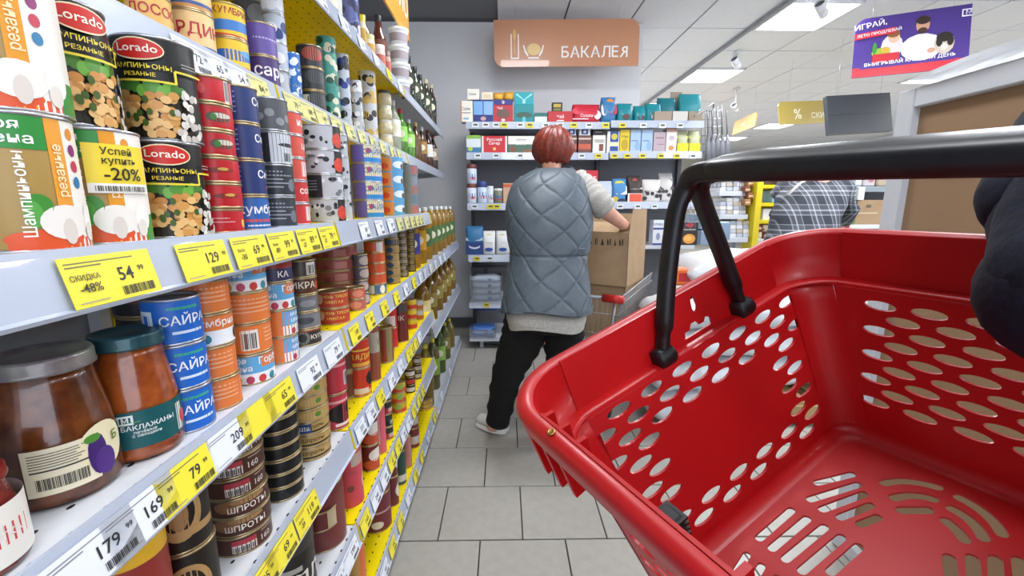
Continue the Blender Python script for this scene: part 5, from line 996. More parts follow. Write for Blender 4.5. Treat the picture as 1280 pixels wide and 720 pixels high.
for k, (u, wd_, hh, sh_) in enumerate([(.03, .022, .035, 0), (.07, .012, .04, 1), (.10, .022, .035, 0), (.14, .02, .04, 1), (.18, .014, .04, 0), (.21, .02, .03, 1)]):
    z = h-.055; c = a_*u-b_*.0012
    if sh_: ic.add([c+Vector((0, 0, z-hh/2)), c+a_*wd_+Vector((0, 0, z-hh/2)), c+a_*wd_*.5+Vector((0, 0, z+hh/2))], [(0, 1, 2)], dk)
    else:
        ic.add([c+Vector((0, 0, z-hh/2)), c+a_*wd_*.3+Vector((0, 0, z-hh/2)), c+a_*wd_*.3+Vector((0, 0, z+hh/2)), c+Vector((0, 0, z+hh/2))], [(0, 1, 2, 3)], dk)
        ic.add([c+a_*wd_*.6+Vector((0, 0, z-hh/2)), c+a_*wd_+Vector((0, 0, z-hh/2)), c+a_*wd_+Vector((0, 0, z+hh/2)), c+a_*wd_*.6+Vector((0, 0, z+hh*.2))], [(0, 1, 2, 3)], dk)
ic.build('printed_icons', fr, 'stuff')
lo, lf = obox('cardboard_carton', C0+b_*.015+a_*.01, .40, .36, C0.z-.33, C0.z-.004)
MB().add([Vector((0, 0, .326)), a_*.4+Vector((0, 0, .326)), a_*.4+b_*.36+Vector((0, 0, .326)), b_*.36+Vector((0, 0, .326))], [(0, 1, 2, 3)], CARD).build('top_flap', lo)
MB().add([a_*.03-b_*.001+Vector((0, 0, .24)), a_*.14-b_*.001+Vector((0, 0, .24)), a_*.14-b_*.001+Vector((0, 0, .28)), a_*.03-b_*.001+Vector((0, 0, .28))], [(0, 1, 2, 3)], mat('#94795a', .7, name='faded_print')).build('print', lf)
T(lo, 'closed brown carton inside the wire trolley, under the open one', 'carton', 'brown cartons in the trolley')
pr_ = empty('red_packet', C0+a_*.12+b_*.2); MB().box((0, 0, .02), (.10, .08, .26), mat('#b8242c', .4, name='print'), b=.004).build('wrapper', pr_); MB().box((.03, -.0405, .05), (.03, .002, .1), mat('#e0d0d0', .4, name='print')).build('label', pr_); pr_.location.z = zt-.14
T(pr_, 'red packet sticking up inside the open carton', 'packet')
tr = empty('shopping_trolley', (C0.x, C0.y, 0)); T(tr, 'wire shopping trolley with a red handle behind the shopper', 'trolley')
P0 = Vector((0, 0, C0.z-.035))-b_*.16-a_*.02; LW, LL = .50, .60; zb_ = C0.z-.37
def cp(u, v, z):    # u along the width, v along the length
    tpr = (z-zb_)/(P0.z-zb_); ins = .05*(1-tpr); return Vector((P0.x, P0.y, 0))+a_*(ins+u*(LW-2*ins))+b_*(ins+v*(LL-2*ins))+Vector((0, 0, z+.06*v*tpr))
def wires(nm, segs, r=.0022):
    w = MB()
    for s in segs: w.tube(s, r, WIRE, 5)
    o = w.build(nm, tr); o['kind'] = 'stuff'; return o
N1 = [i/16 for i in range(17)]; N2 = [i/26 for i in range(27)]
wires('wire_side', [[cp(0, v, zb_), cp(0, v, P0.z)] for v in N2]+[[cp(0, 0, z), cp(0, 1, z)] for z in (zb_, zb_+.12, zb_+.24)])
wires('wire_side', [[cp(1, v, zb_), cp(1, v, P0.z)] for v in N2]+[[cp(1, 0, z), cp(1, 1, z)] for z in (zb_, zb_+.12, zb_+.24)])
wires('wire_end', [[cp(u, 0, zb_), cp(u, 0, P0.z)] for u in N1]+[[cp(0, 0, z), cp(1, 0, z)] for z in (zb_, zb_+.12, zb_+.24)])
wires('wire_end', [[cp(u, 1, zb_), cp(u, 1, P0.z)] for u in N1]+[[cp(0, 1, z), cp(1, 1, z)] for z in (zb_, zb_+.12, zb_+.24)])
wires('wire_floor', [[cp(u, 0, zb_), cp(u, 1, zb_)] for u in N1]+[[cp(0, v, zb_), cp(1, v, zb_)] for v in N2[::3]])
MB().tube([cp(0, 0, P0.z), cp(0, 1, P0.z), cp(1, 1, P0.z), cp(1, 0, P0.z), cp(0, 0, P0.z)], .005, WIRE, 8).build('rim', tr)
MB().tube([cp(-.02, -.03, P0.z-.03), cp(-.02, 1, P0.z-.04)], .004, WIRE, 8).build('side_rail', tr)
MB().tube([cp(.1, -.03, P0.z), cp(1.03, -.03, P0.z)], .008, WIRE, 8).build('handle_bar', tr)
MB().tube([cp(-.05, -.03, P0.z), cp(.17, -.03, P0.z)], .022, mat('#c0241c', .35, name='red_handle_plastic'), 14).build('handle', tr)
for u in (0.05, .95):
    MB().tube([cp(u, 0, P0.z), cp(u, .02, .22), cp(u, .05, .14)], .009, WIRE, 8).build('leg', tr); MB().tube([cp(u, .02, .2), cp(u, .95, .2), cp(u, .95, .12)], .009, WIRE, 8).build('base_tube', tr)
    for v in (.06, .95):
        c = cp(u, v, zb_); wh_ = MB().lathe([(.01, -.012), (.05, -.012), (.052, 0), (.05, .012), (.01, .012)], mat('#2a2a2c', .5, name='rubber'), 20, Matrix.Translation((c.x, c.y, .053)) @ Matrix.Rotation(PI/2, 4, a_), cap0=True, cap1=True) if False else MB().lathe([(.01, -.012), (.05, -.012), (.052, 0), (.05, .012), (.01, .012)], mat('#2a2a2c', .5, name='rubber'), 20, Matrix.Translation((c.x, c.y, .053)) @ a_.to_track_quat('Z', 'Y').to_matrix().to_4x4(), cap0=True, cap1=True)
        wh_.build('wheel', tr)
# ------------------------------------------------------------------ sacks
sm_ = mat('#d2d3d6', .35, noise=.08, nscale=8, bump=.25, coat=.2, name='woven_plastic_sack')
def sack(cx, cy, zc, L_, W_, H_, rz, label, prints=()):
    p = U(cx, cy, zc); rr = random.Random(int(cx)); ph = [rr.uniform(0, 6.28) for _ in range(6)]; rings = []; n = 40
    for i in range(33):
        t = i/32*2-1; e = (1-abs(t)**4)**.5 if abs(t) < 1 else 0; e = max(.12, e); ring = []
        for k in range(n):
            a = 2*PI*k/n; ca, sa = math.cos(a), math.sin(a); d = 1+.035*math.sin(5*t+3*a+ph[0])+.03*math.sin(9*t-2*a+ph[1])+.02*math.sin(14*t+5*a+ph[2])+.012*math.sin(23*t+7*a)
            ring.append((t*L_/2, math.copysign(abs(ca)**.8, ca)*W_/2*(.75+.25*e)*d, math.copysign(abs(sa)**.85, sa)*H_/2*e*d))
        rings.append(ring)
    o = MB().loft(rings, sm_).build('sack'); o.location = p; o.rotation_euler = (0, 0, rz)
    for (x, z, w, hgt) in prints:
        MB().add([(x-w/2, -W_/2*1.03, z-hgt/2), (x+w/2, -W_/2*1.03, z-hgt/2), (x+w/2, -W_/2*.97, z+hgt/2), (x-w/2, -W_/2*.97, z+hgt/2)], [(0, 1, 2, 3)], mat('#9a9ca2', .5, name='faded_print')).build('print', o)
    T(o, label, 'sack', 'white sacks on the pallet'); return p
zs = sack(952, 336, 2.75, 1.1, .5, .25, .05, 'large white sack, topmost of the pile behind the handle', [(-.33, .02, .08, .07), (-.16, -.03, .09, .08)])
s2 = sack(940, 382, 2.70, 1.0, .5, .20, -.03, 'white sack directly under the topmost one')
s3 = sack(850, 388, 2.36, .36, .32, .17, .1, 'small white sack at the left foot of the pile')
for i in range(3):
    o = bpy.data.objects['sack.002'].copy(); COL.objects.link(o); o.location = (s3.x, s3.y, s3.z-.168*(i+1)); T(o, 'small white sack %s beside the trolley' % ['second from the top of the short pile', 'third from the top of the short pile', 'at the foot of the short pile'][i], 'sack', 'white sacks on the pallet')
for i, zz in enumerate((.425, .240)):
    sack(940, 0, 1, .98, .52, .19, .02*i, 'white sack low in the pile, %s' % ['second above the pallet', 'first above the pallet'][i])
    bpy.data.objects['sack.%03d' % (6+i)].location = (s2.x, s2.y+.02, zz)
pal = empty('wooden_pallet', (s2.x-.05, s2.y, 0)); wdm = mat('#a88a5e', .8, noise=.3, nscale=10, name='pallet_wood')
for k in range(7): MB().box((-.55+.183*k, 0, .135), (.11, .7, .02), wdm, b=.002).build('plank', pal)
for k in (-.32, 0, .32): MB().box((0, k, .075), (1.2, .09, .1), wdm, b=.002).build('bearer', pal)
T(pal, 'wooden pallet under the pile of white sacks', 'pallet')
o = MB(); o.box((0, 0, .05), (.16, .1, .10), mat('#d86a28', .4, name='print'), b=.01).box((.0, -.051, .05), (.08, .002, .05), mat('#b02020', .4, name='print')); o = o.build('snack_bag'); p = U(853, 345, 2.62); o.location = (p.x, p.y, p.z-.05); T(o, 'small orange and red bag between the two upper sacks', 'bag')
# ------------------------------------------------------------------ red shopping basket in the foreground
BM = Matrix(((.8539, -.4324, -.2895, .2556), (.4090, .9017, -.1405, .1779), (.3218, .0016, .9468, 1.1377), (0, 0, 0, 1)))
W, L, D, w_, l_ = .3736, .4911, .2006, .273, .3542
bk = empty('shopping_basket'); bk.matrix_world = BM
T(bk, 'red plastic shopping basket with black handle, held up close to the camera', 'basket')
redm = mat('#bb0d12', .42, noise=.08, nscale=5, coat=.08, bump=.02, name='red_plastic', col2='#b00a10')
def rrect(hx, hy, r, z, n=8):
    P = []
    for cx_, cy_, a0 in ((hx-r, hy-r, 0), (-hx+r, hy-r, 90), (-hx+r, -hy+r, 180), (hx-r, -hy+r, 270)):
        for k in range(n+1): a = R(a0+90*k/n); P.append((cx_+r*math.cos(a), cy_+r*math.sin(a), z))
    return P
ix = W/2-.030; iy = L/2-.030; zl = -.045
rim = MB()
rim.loft([rrect(W/2-.004, L/2-.004, .052, -.016), rrect(W/2+.000, L/2+.000, .055, -.015), rrect(W/2+.001, L/2+.001, .055, -.003), rrect(W/2-.001, L/2-.001, .054, 0.0), rrect(W/2-.008, L/2-.008, .048, .001), rrect(W/2-.011, L/2-.011, .046, -.002)], redm, True, False)
rim.build('rim', bk)
def panel_curve(w, h, holes, thick=.0022, outline=None):
    """flat panel w x h with elliptic or rounded holes, as a triangulated sheet; returns verts, faces"""
    c = bpy.data.curves.new('p', 'CURVE'); c.dimensions = '2D'; c.fill_mode = 'BOTH'; c.extrude = thick/2
    def sp(pts):
        s = c.splines.new('POLY'); s.points.add(len(pts)-1); s.use_cyclic_u = True
        for i, p in enumerate(pts): s.points[i].co = (p[0], p[1], 0, 1)
    sp(outline or [(0, 0), (w, 0), (w, h), (0, h)])
    for H in holes: sp(H)
    o = bpy.data.objects.new('p', c); COL.objects.link(o); me = bpy.data.meshes.new_from_object(o.evaluated_get(bpy.context.evaluated_depsgraph_get()))
    vs = [tuple(v.co) for v in me.vertices]; fs = [tuple(p.vertices) for p in me.polygons]
    bpy.data.objects.remove(o); bpy.data.curves.remove(c); bpy.data.meshes.remove(me); return vs, fs
def ell(cx_, cy_, rx, ry, n=18): return [(cx_+rx*math.cos(2*PI*k/n), cy_+ry*math.sin(2*PI*k/n)) for k in range(n)]
RC0, RC1 = .026, .024
zf = -D+.013
# end walls (short sides) and long walls, flat between the rounded corners
def wall(kind, sgn, holes_fn, name='perforated_wall'):
    if kind == 'end': half0, half1 = ix-RC0, w_/2-RC1; d0, d1 = iy, l_/2
    else: half0, half1 = iy-RC0, l_/2-RC1; d0, d1 = ix, w_/2
    Hh = zl-zf; wm_ = half0*2
    vs, fs = panel_curve(wm_, Hh, holes_fn(half0, Hh))
    out = []
    for x, y, z in vs:
        t = 1-y/Hh; s = (x/wm_)*2-1; hf = half0+(half1-half0)*t; dd = d0+(d1-d0)*t+z+.0011
        p = (s*hf, sgn*dd) if kind == 'end' else (sgn*dd, s*hf)
        out.append((p[0], p[1], zl-Hh*t))
    MB().add(out, fs, redm).build(name, bk)
def end_holes(half, Hh):
    o = []
    for k in range(12):
        z = -.0555-.0121*k
        for i in range(-4, 5):
            x = -.026+.037*i+(0 if k % 2 == 0 else .0155)
            t = (zl-z)/Hh; hf = half+(w_/2-RC1-half)*t
            if abs(x) > hf-.002 or z < zf+.006: continue
            if not (k <= 2 or x < -.078 or x > .08 or k in (9, 10) ): continue
            if k > 9 and not abs(x) < .2: continue
            o.append(ell((x/hf+1)/2*half*2, z-zl+Hh, .0128*(half/hf), .0046))
    return o
def long_holes(half, Hh):
    o = []
    for k in range(10):
        z = -.0485-.0007-.0122*k
        for i in range(-7, 8):
            y = .132+.035*i-.175+.0175*(1 if k % 2 else 0)-.0
            y = .132-.035*(i+4)+(.0175 if k % 2 else 0)
            t = (zl-z)/Hh; hf = half+(l_/2-RC1-half)*t
            if abs(y) > hf-.002 or z > zl-.006 or y > .156: continue
            o.append(ell((y/hf+1)/2*half*2, z-zl+Hh, .0125*(half/hf), .0044))
    return o
wall('end', 1, end_holes); wall('end', -1, end_holes); wall('long', 1, long_holes); wall('long', -1, long_holes)
# band above the ledge: flat end bands with cut outs, plain long bands
def band(kind, sgn, holes):
    half = (W/2-.012-.045) if kind == 'end' else (L/2-.012-.045); d1 = (L/2 if kind == 'end' else W/2)-.011; d0 = d1-.006
    vs, fs = panel_curve(2*half, -zl, holes); out = []
    for x, y, z in vs:
        dd = d0+(d1-d0)*(y/-zl)+z; p = (x-half, sgn*dd) if kind == 'end' else (sgn*dd, x-half); out.append((p[0], p[1], zl+y))
    MB().add(out, fs, redm).build('rim_band', bk)
hb = W/2-.057
key = [(hb+.018+.004*math.cos(a)*(1 if math.sin(a) < 0 else .8), .030+.008*math.sin(a)) for a in [2*PI*k/14 for k in range(14)]]
batt = [(hb-.003, .003), (hb+.033, .003), (hb+.033, .010), (hb+.027, .013), (hb+.024, .009), (hb+.018, .009), (hb+.015, .014), (hb+.008, .014), (hb+.005, .009), (hb-.001, .009)]
slots = [[(hb-.045, .0015), (hb-.031, .0015), (hb-.031, .009), (hb-.045, .009)], [(hb+.062, .0015), (hb+.076, .0015), (hb+.076, .009), (hb+.062, .009)]]
band('end', 1, [key, batt]+slots); band('end', -1, slots); band('long', 1, []); band('long', -1, [])
cn = MB()
for (sx, sy) in ((1, 1), (-1, 1), (-1, -1), (1, -1)):
    def arc(hx, hy, r, z, n=10):
        out = [(sx*(hx-r+r*math.cos(R(90*k/n))), sy*(hy-r+r*math.sin(R(90*k/n))), z) for k in range(n+1)]
        return out
    rows = [arc(W/2-.011, L/2-.011, .046, -.002), arc(W/2-.0135, L/2-.0135, .045, -.022), arc(W/2-.017, L/2-.017, .045, zl), arc(W/2-.022, L/2-.022, .045, zl-.0006), arc(ix, iy, RC0, zl-.001)]
    for q in range(1, 9): t = q/8; rows.append(arc(ix+(w_/2-ix)*t, iy+(l_/2-iy)*t, RC0+(RC1-RC0)*t, zl+(zf-zl)*t))
    cn = MB(); m_ = len(rows[0]); vs = [p for r_ in rows for p in r_]; cn.add(vs, [(i*m_+k, i*m_+k+1, (i+1)*m_+k+1, (i+1)*m_+k) for i in range(len(rows)-1) for k in range(m_-1)], redm, True)
    vs2 = [(p[0]+sx*.0022, p[1]+sy*.0022, p[2]) for r_ in rows[4:] for p in r_]; cn.add(vs2, [(i*m_+k, i*m_+k+1, (i+1)*m_+k+1, (i+1)*m_+k) for i in range(len(rows)-5) for k in range(m_-1)], redm, True)
    cn.build('corner_shell', bk)
lg = MB(); lg.loft([rrect(W/2-.017, L/2-.017, .045, zl), rrect(W/2-.024, L/2-.024, .045, zl+.0005), rrect(ix+.002, iy+.002, .045, zl+.0003), rrect(ix-.001, iy-.001, RC0, zl-.003)], redm, True, False); lg.build('ledge', bk)
ff = MB(); fr_ = []
for k in range(7): a = R(90*k/6); q = .013; fr_.append(rrect(w_/2-q*(1-math.cos(a)), l_/2-q*(1-math.cos(a)), RC1-.006*(k/6), zf-(D+zf)*math.sin(a)))
ff.loft(fr_, redm, True, False); ff.build('floor_edge', bk)
# slotted floor
def cap(pts, r):
    P = [Vector(p) for p in pts]
    if len(P) == 3:
        Q = []
        for k in range(9): t = k/8; Q.append(P[0]*(1-t)*(1-t)+(P[1]*2-(P[0]+P[2])/2)*2*t*(1-t)+P[2]*t*t)
        P = Q
    lft = []; rgt = []
    for i, p in enumerate(P):
        d = (P[min(i+1, len(P)-1)]-P[max(i-1, 0)]).normalized(); n = Vector((-d.y, d.x)); lft.append(p+n*r); rgt.append(p-n*r)
    d0 = (P[0]-P[1]).normalized(); d1 = (P[-1]-P[-2]).normalized(); o = [tuple(p) for p in lft]
    for a in (60, 20, -20, -60): o.append(tuple(P[-1]+Matrix.Rotation(R(a), 2) @ d1*r))
    o += [tuple(p) for p in rgt[::-1]]
    for a in (60, 20, -20, -60): o.append(tuple(P[0]+Matrix.Rotation(R(a), 2) @ d0*r))
    return o
A_ = [[(.051, .153), (.079, .139)], [(.030, .147), (.071, .130)], [(.027, .135), (.064, .122)], [(.029, .122), (.056, .113)], [(.033, .109), (.048, .104)],
      [(-.034, .152), (.008, .151)], [(-.035, .14), (.009, .138)], [(-.036, .128), (.011, .125)], [(-.036, .115), (.011, .112)], [(-.022, .102), (.012, .100)]]
C_ = [[(.087, .117), (.101, .106), (.109, .089)], [(.076, .105), (.088, .097), (.094, .086)], [(.067, .096), (.080, .084)], [(.108, .075), (.103, .058), (.091, .045)], [(.093, .074), (.089, .061), (.079, .051)], [(.078, .072), (.074, .064), (.069, .058)],
      [(.046, .058), (.028, .050)], [(.056, .049), (.039, .042)], [(.065, .040), (.048, .034)], [(.074, .031), (.058, .025)]]
hx, hy = w_/2-.0125, l_/2-.0125; holes = []
def addh(pts, r=.0032): holes.append([(p[0]+hx, p[1]+hy) for p in cap(pts, r)])
for S_ in A_+C_:
    addh(S_, .0040 if S_ in C_ else .0036)
    addh([(x, -y) for x, y in S_])
for S_ in C_+A_[1:4]: addh([(-x, -y) for x, y in S_])
for S_ in C_: addh([(-x, y) for x, y in S_]) if S_[0][0] < .10 else None
for y in (.149, .136, .123): addh([(-.055, y), (-.080, y-.005)])
vs, fs = panel_curve(2*hx, 2*hy, holes, outline=[(p[0]+hx, p[1]+hy) for p in rrect(hx, hy, .018, 0, 6)])
rc_ = .02
def clampc(x, y):
    ax, ay = abs(x), abs(y)
    if ax > hx-rc_ and ay > hy-rc_:
        dx, dy = ax-(hx-rc_), ay-(hy-rc_); m_ = max(dx, dy)/max(1e-9, math.hypot(dx, dy)); ax, ay = hx-rc_+dx*m_, hy-rc_+dy*m_
    return math.copysign(ax, x), math.copysign(ay, y)
MB().add([(x-hx, y-hy, -D+z) for x, y, z in vs], fs, redm).build('slotted_floor', bk)
# gussets under the rim, outside the near corner
for k, (yy, ln, hh) in enumerate([(.205, .030, .042), (.185, .028, .040), (.165, .024, .034), (.05, .024, .034), (-.08, .024, .034)]):
    x0 = -W/2+.002
    MB().add([(x0, yy, -.014), (x0+.024, yy, -.014), (x0+.024, yy, -.014-hh), (x0+.002, yy-ln*.25, -.014-hh*.9), (x0, yy-.004, -.014), (x0+.024, yy-.004, -.014), (x0+.024, yy-.004, -.014-hh), (x0+.002, yy-.004-ln*.25, -.014-hh*.9)],
        [(0, 1, 2, 3), (4, 7, 6, 5), (0, 4, 5, 1), (1, 5, 6, 2), (2, 6, 7, 3), (3, 7, 4, 0)], redm).build('gusset', bk)
MB().lathe([(0.0, 0), (.0028, 0), (.0028, .0012), (.0014, .0014), (.0012, -.001)], mat('#b08a4a', .3, .9, name='brass'), 12, Matrix.Translation((-W/2+.005, .165, .001))).build('rivet', bk)
# black handle: a bail with two bars side by side
bl = mat('#0b0b0d', .42, coat=.05, noise=.3, nscale=60, name='black_plastic', col2='#17171a')
ye = L/2-.02
def bail(name, xp, xt, zt_, dx):
    path = []
    for s in (1, -1):
        seg = [(xp, s*(ye-.003), -.038), (xp+(xt-xp)*.15, s*(ye-.002), -.015), (xp+(xt-xp)*.45, s*(ye-.0), .03), (xp+(xt-xp)*.8, s*ye, zt_-.030), (xt, s*(ye-.004), zt_-.012), (xt, s*(ye-.016), zt_-.001), (xt, s*(ye-.05), zt_+(.000 if s > 0 else -.012)), (xt, s*.08, zt_+(-.003 if s > 0 else -.009))]
        path += seg if s == 1 else seg[::-1]
    t_ = [(i,)+p for i, p in enumerate(path)]; P = [cr(t_, i/6) for i in range((len(path)-1)*6+1)]
    rad = []
    for p in P: rad.append(.008 if p[2] > zt_-.02 else (.0078 if p[2] > -.02 else .006))
    o = MB().tube(P, rad, bl, 14, flat=.85, up=(1, 0, 0), pw=.75).build(name, bk)
    for s in (1, -1):
        MB().lathe([(0, -.009), (.0085, -.009), (.0095, -.006), (.0095, .006), (.0085, .009), (0, .009)], bl, 20, Matrix.Translation((xp, s*(ye-.004), -.040)) @ Matrix.Rotation(PI/2, 4, 'Y')).build('pivot', o)
        MB().box((xp, s*(ye-.001), -.0455), (.010, .012, .006), mat('#d0d0d0', .4, name='worn_plastic')).build('pivot_foot', o)
    return o
h1 = bail('handle', -.037, .022, .106, 0)
h2 = bail('handle', .068, .037, .101, 0); h2['label'] = 'rear black handle bar'
# grip cover joining both bars, flat topped
gp_ = []
for y, hw, hh in ((.205, .010, .005), (.19, .015, .008), (.16, .018, .0095), (-.16, .018, .0095), (-.2, .012, .006)):
    gp_.append([(.028+hw*math.copysign(abs(math.cos(a))**.6, math.cos(a)), y, .1075-.008*(.2-y)/.3+hh*math.copysign(abs(math.sin(a))**.6, math.sin(a))) for a in [2*PI*k/20 for k in range(20)]])
MB().loft(gp_, bl).build('grip', bk)
# black tab poking over the near wall
tb = MB().box((-.148, .113, -.065), (.012, .014, .03), bl, b=.002)
for k in range(4): tb.box((-.148, .113, -.052-.004*k), (.0145, .016, .0016), bl)
tb.build('clip', bk)

# ------------------------------------------------------------------ the photographer's sleeve over the grip
nv = mat('#11152a', .95, noise=.4, nscale=160, bump=.25, name='navy_fleece', col2='#090b18')
ar = empty('person', U(1300, 300, .30)); T(ar, 'arm in a dark navy fleece sleeve hooked over the basket handle at right edge', 'person'); il = Matrix.Translation(-ar.location)
def fold(path, rad, name, k1=0):
    tt = [(i,)+tuple(il @ (p if isinstance(p, Vector) else U(*p)))+(r,) for i, (p, r) in enumerate(zip(path, rad))]; P = []; rr_ = []
    for i in range((len(path)-1)*12+1):
        x, y, z, r = cr(tt, i/12); P.append((x, y, z)); rr_.append(r*(1+.03*math.sin(i*.45+k1)+.01*math.sin(i*1.3)))
    return MB().tube(P, rr_, nv, 28, up=(0, 1, 0))
m1 = fold([(1430, 60, .40), (1368, 140, .37), (1326, 225, .315), (1342, 315, .27), (1370, 400, .25), Vector((.52, .16, 1.10)), Vector((.66, -.10, 1.18)), Vector((.58, -.40, 1.42))], [.038, .040, .0345, .035, .036, .05, .056, .07], 'sleeve')
m2 = fold([(1350, 120, .40), (1302, 190, .355), (1275, 240, .31), (1282, 290, .30)], [.022, .022, .022, .018], 's2', 2); m1.add(m2.v, m2.f, nv, True)
m3 = fold([(1350, 200, .29), (1308, 285, .275), (1318, 350, .255), (1360, 400, .25)], [.025, .024, .028, .026], 's3', 4); m1.add(m3.v, m3.f, nv, True)
m1.build('sleeve', ar)
wa, wb = il @ U(1430, 60, .40), il @ U(1368, 140, .37); dw = (wa-wb).normalized(); J = {'pelvis': (wb, .027), 'rwrist': (wa+dw*.02, .026)}; E_ = [('pelvis', 'rwrist')]
hand(J, E_, 'r', J['rwrist'][0], dw, (0, .3, 1)); skin_body('hand', J, E_, skinm, ar)
# ------------------------------------------------------------------ right hand side of the store
brd = mat('#97795c', .6, noise=.06, nscale=6, name='hardboard'); wfr = mat('#c9ccd2', .4, name='white_frame')
cb = empty('notice_cabinet', (1.2, .4, 0)); BX = 0; Y0, Y1 = -.9, 1.40
def cbx(nm, c, d, m, par=cb): return MB().box((c[0]-1.2, c[1]-.4, c[2]), d, m, b=.003).build(nm, par)
cbx('panel', (1.225, (Y0+Y1)/2, .77), (.012, Y1-Y0-.06, 1.5), brd)
cbx('frame', (1.215, Y1-.028, .78), (.04, .056, 1.55), wfr); cbx('frame', (1.215, Y0+.028, .78), (.04, .056, 1.55), wfr); cbx('frame', (1.2151, .25, 1.527), (.04, 2.186, .056), wfr); cbx('frame', (1.2151, .25, .03), (.04, 2.186, .056), wfr)
cbx('side', (1.44, Y1-.01, .78), (.40, .018, 1.54), mat('#9a9ca2', .5, name='side_metal')); cbx('top', (1.44, .25, 1.54), (.40, 2.28, .018), wfr); cbx('back_panel', (1.64, .25, .77), (.012, 2.2, 1.5), wfr)
cbx('seam_strip', (1.217, .25, 1.322), (.008, 2.18, .012), mat('#b39a7c', .6, name='strip'))
hd = MB(); rings = []
for i in range(13):
    t = i/12; a = PI*t; s_ = max(.15, math.sin(a)**.35); rings.append([(1.2-1.2-.006+.006*math.cos(q)*s_, 1.13+.17*t-.4, 1.344+.011*s_*math.sin(q)) for q in [2*PI*k/12 for k in range(12)]])
hd.loft(rings, mat('#dfe1e4', .35, name='white_plastic')).build('rounded_plate', cb)
T(cb, 'tall brown board in a white frame standing right of the aisle', 'cabinet')
# crumpled film on top of it
rr = random.Random(11); mb = MB(); nu, nv_ = 46, 14; vs = []
ph = [(rr.uniform(3, 14), rr.uniform(3, 14), rr.uniform(0, 6.28), rr.uniform(.3, 1)) for _ in range(9)]
for i in range(nu+1):
    for k in range(nv_+1):
        u, v = i/nu, k/nv_; y = -.8+2.15*u; x = 1.17+.42*v; h_ = sum(abs(math.sin(a*u*2+b*v+c))*w for a, b, c, w in ph)/9
        vs.append((x+.01*math.sin(19*u), y, 1.562+.012+.05*h_*(1-.5*abs(v-.4))*(1-max(0, u-.9)*9)))
mb.add(vs, [(i*(nv_+1)+k, (i+1)*(nv_+1)+k, (i+1)*(nv_+1)+k+1, i*(nv_+1)+k+1) for i in range(nu) for k in range(nv_)], mat('#e2e3e8', .4, trans=.1, noise=.05, nscale=12, bump=.3, coat=.4, name='crumpled_film'))
T(mb.build('plastic_sheet'), 'crumpled whitish plastic sheeting heaped on top of the framed board', 'plastic sheet')
# spotlights on a ceiling rail
rl = MB().box((0, 0, 0), (.03, 9, .025), mat('#8a8c92', .5, name='rail_metal')).build('light_rail'); rl.location = (2.25, 6.6, CEIL-.02); T(rl, 'long thin light rail beside the row of square lamps', 'rail')
def spot(px, py, zc, label):
    p = U(px, py, zc); o = empty('spotlight', (p.x, p.y, CEIL)); d = p.z-CEIL; wm_ = mat('#d4d6da', .35, name='spot_housing')
    MB().tube([(0, 0, 0), (0, 0, d+.03)], .012, wm_, 8).build('stem', o); MB().box((0, 0, -.012), (.05, .12, .03), wm_, b=.004).build('mount', o)
    M = Matrix.Translation((0, 0, d)) @ Matrix.Rotation(R(-55), 4, 'Y') @ Matrix.Rotation(R(30), 4, 'X')
    hs = MB().lathe([(0, -.07), (.03, -.07), (.036, -.06), (.036, -.02), (.034, -.018), (.034, -.012), (.038, -.01), (.040, .06), (.036, .062), (.034, .045)], wm_, 20, M).build('housing', o)
    MB().lathe([(.034, .045), (0, .045)], mat('#6a6c70', .2, .5, name='spot_lens'), 20, M).build('lens', hs); T(o, label, 'spotlight', 'white spotlights')
spot(1027, 11, 3.45, 'white spotlight nearest the camera, against the first square lamp'); spot(920, 78, 4.7, 'white spotlight beside the second square lamp'); spot(919, 134, 6.2, 'white spotlight far off, beside the third square lamp')
# rack end: wire grid with hanging spatulas
wg = empty('wire_rack', U(893, 180, 3.55)); il2 = Matrix.Translation(-wg.location)
def Wt(px, py, zc): return il2 @ U(px, py, zc)
g_ = MB()
for k in range(6): x = 877+5*k; g_.tube([Wt(x, 132+(25-5*k)*.3, 3.6), Wt(x-1, 235, 3.6)], .0035, WIRE, 5)
for k in range(10): g_.tube([Wt(876, 140+k*10, 3.61), Wt(903, 138+k*10, 3.61)], .003, WIRE, 5)
g_.tube([Wt(868, 145, 3.3), Wt(892, 129, 3.6), Wt(886, 200, 3.62)], .006, WIRE, 6)
g_.build('wire_grid', wg, 'stuff'); T(wg, 'wire grid hung at the right end of the back shelving', 'rack')
gsp = mat('#77787e', .45, .3, name='grey_nylon')
for i in range(5):
    x = 884+6*i; o = empty('spatula', U(x, 140, 3.52-.03*(i % 2))); yb_ = 205-4*(i % 3)
    il3 = Matrix.Translation(-o.location); a = il3 @ U(x, 138, 3.5); b = il3 @ U(x+1, 168, 3.5); c = il3 @ U(x+2, yb_, 3.5)
    MB().tube([a, b], .006, gsp, 6).build('grip', o)
    MB().tube([b, b*.7+c*.3, c], [.006, .022, .024], gsp, 8, flat=.25, up=(0, 1, 0)).build('blade', o); T(o, 'grey nylon spatula, %s from the left on the wire grid' % ON[i], 'spatula', 'grey spatulas on the wire grid')
g2 = empty('wire_rack', U(868, 268, 3.45)); il2 = Matrix.Translation(-g2.location); g_ = MB()
for k in range(5): g_.tube([Wt(857+6*k, 252, 3.47), Wt(857+6*k, 285, 3.45)], .003, WIRE, 5)
for k in range(3): g_.tube([Wt(856, 259+9*k, 3.455), Wt(882, 259+9*k, 3.455)], .003, WIRE, 5)
g_.build('wire_grid', g2, 'stuff'); g2.location.z -= 0; T(g2, 'small wire grid above the black pasta box', 'rack')
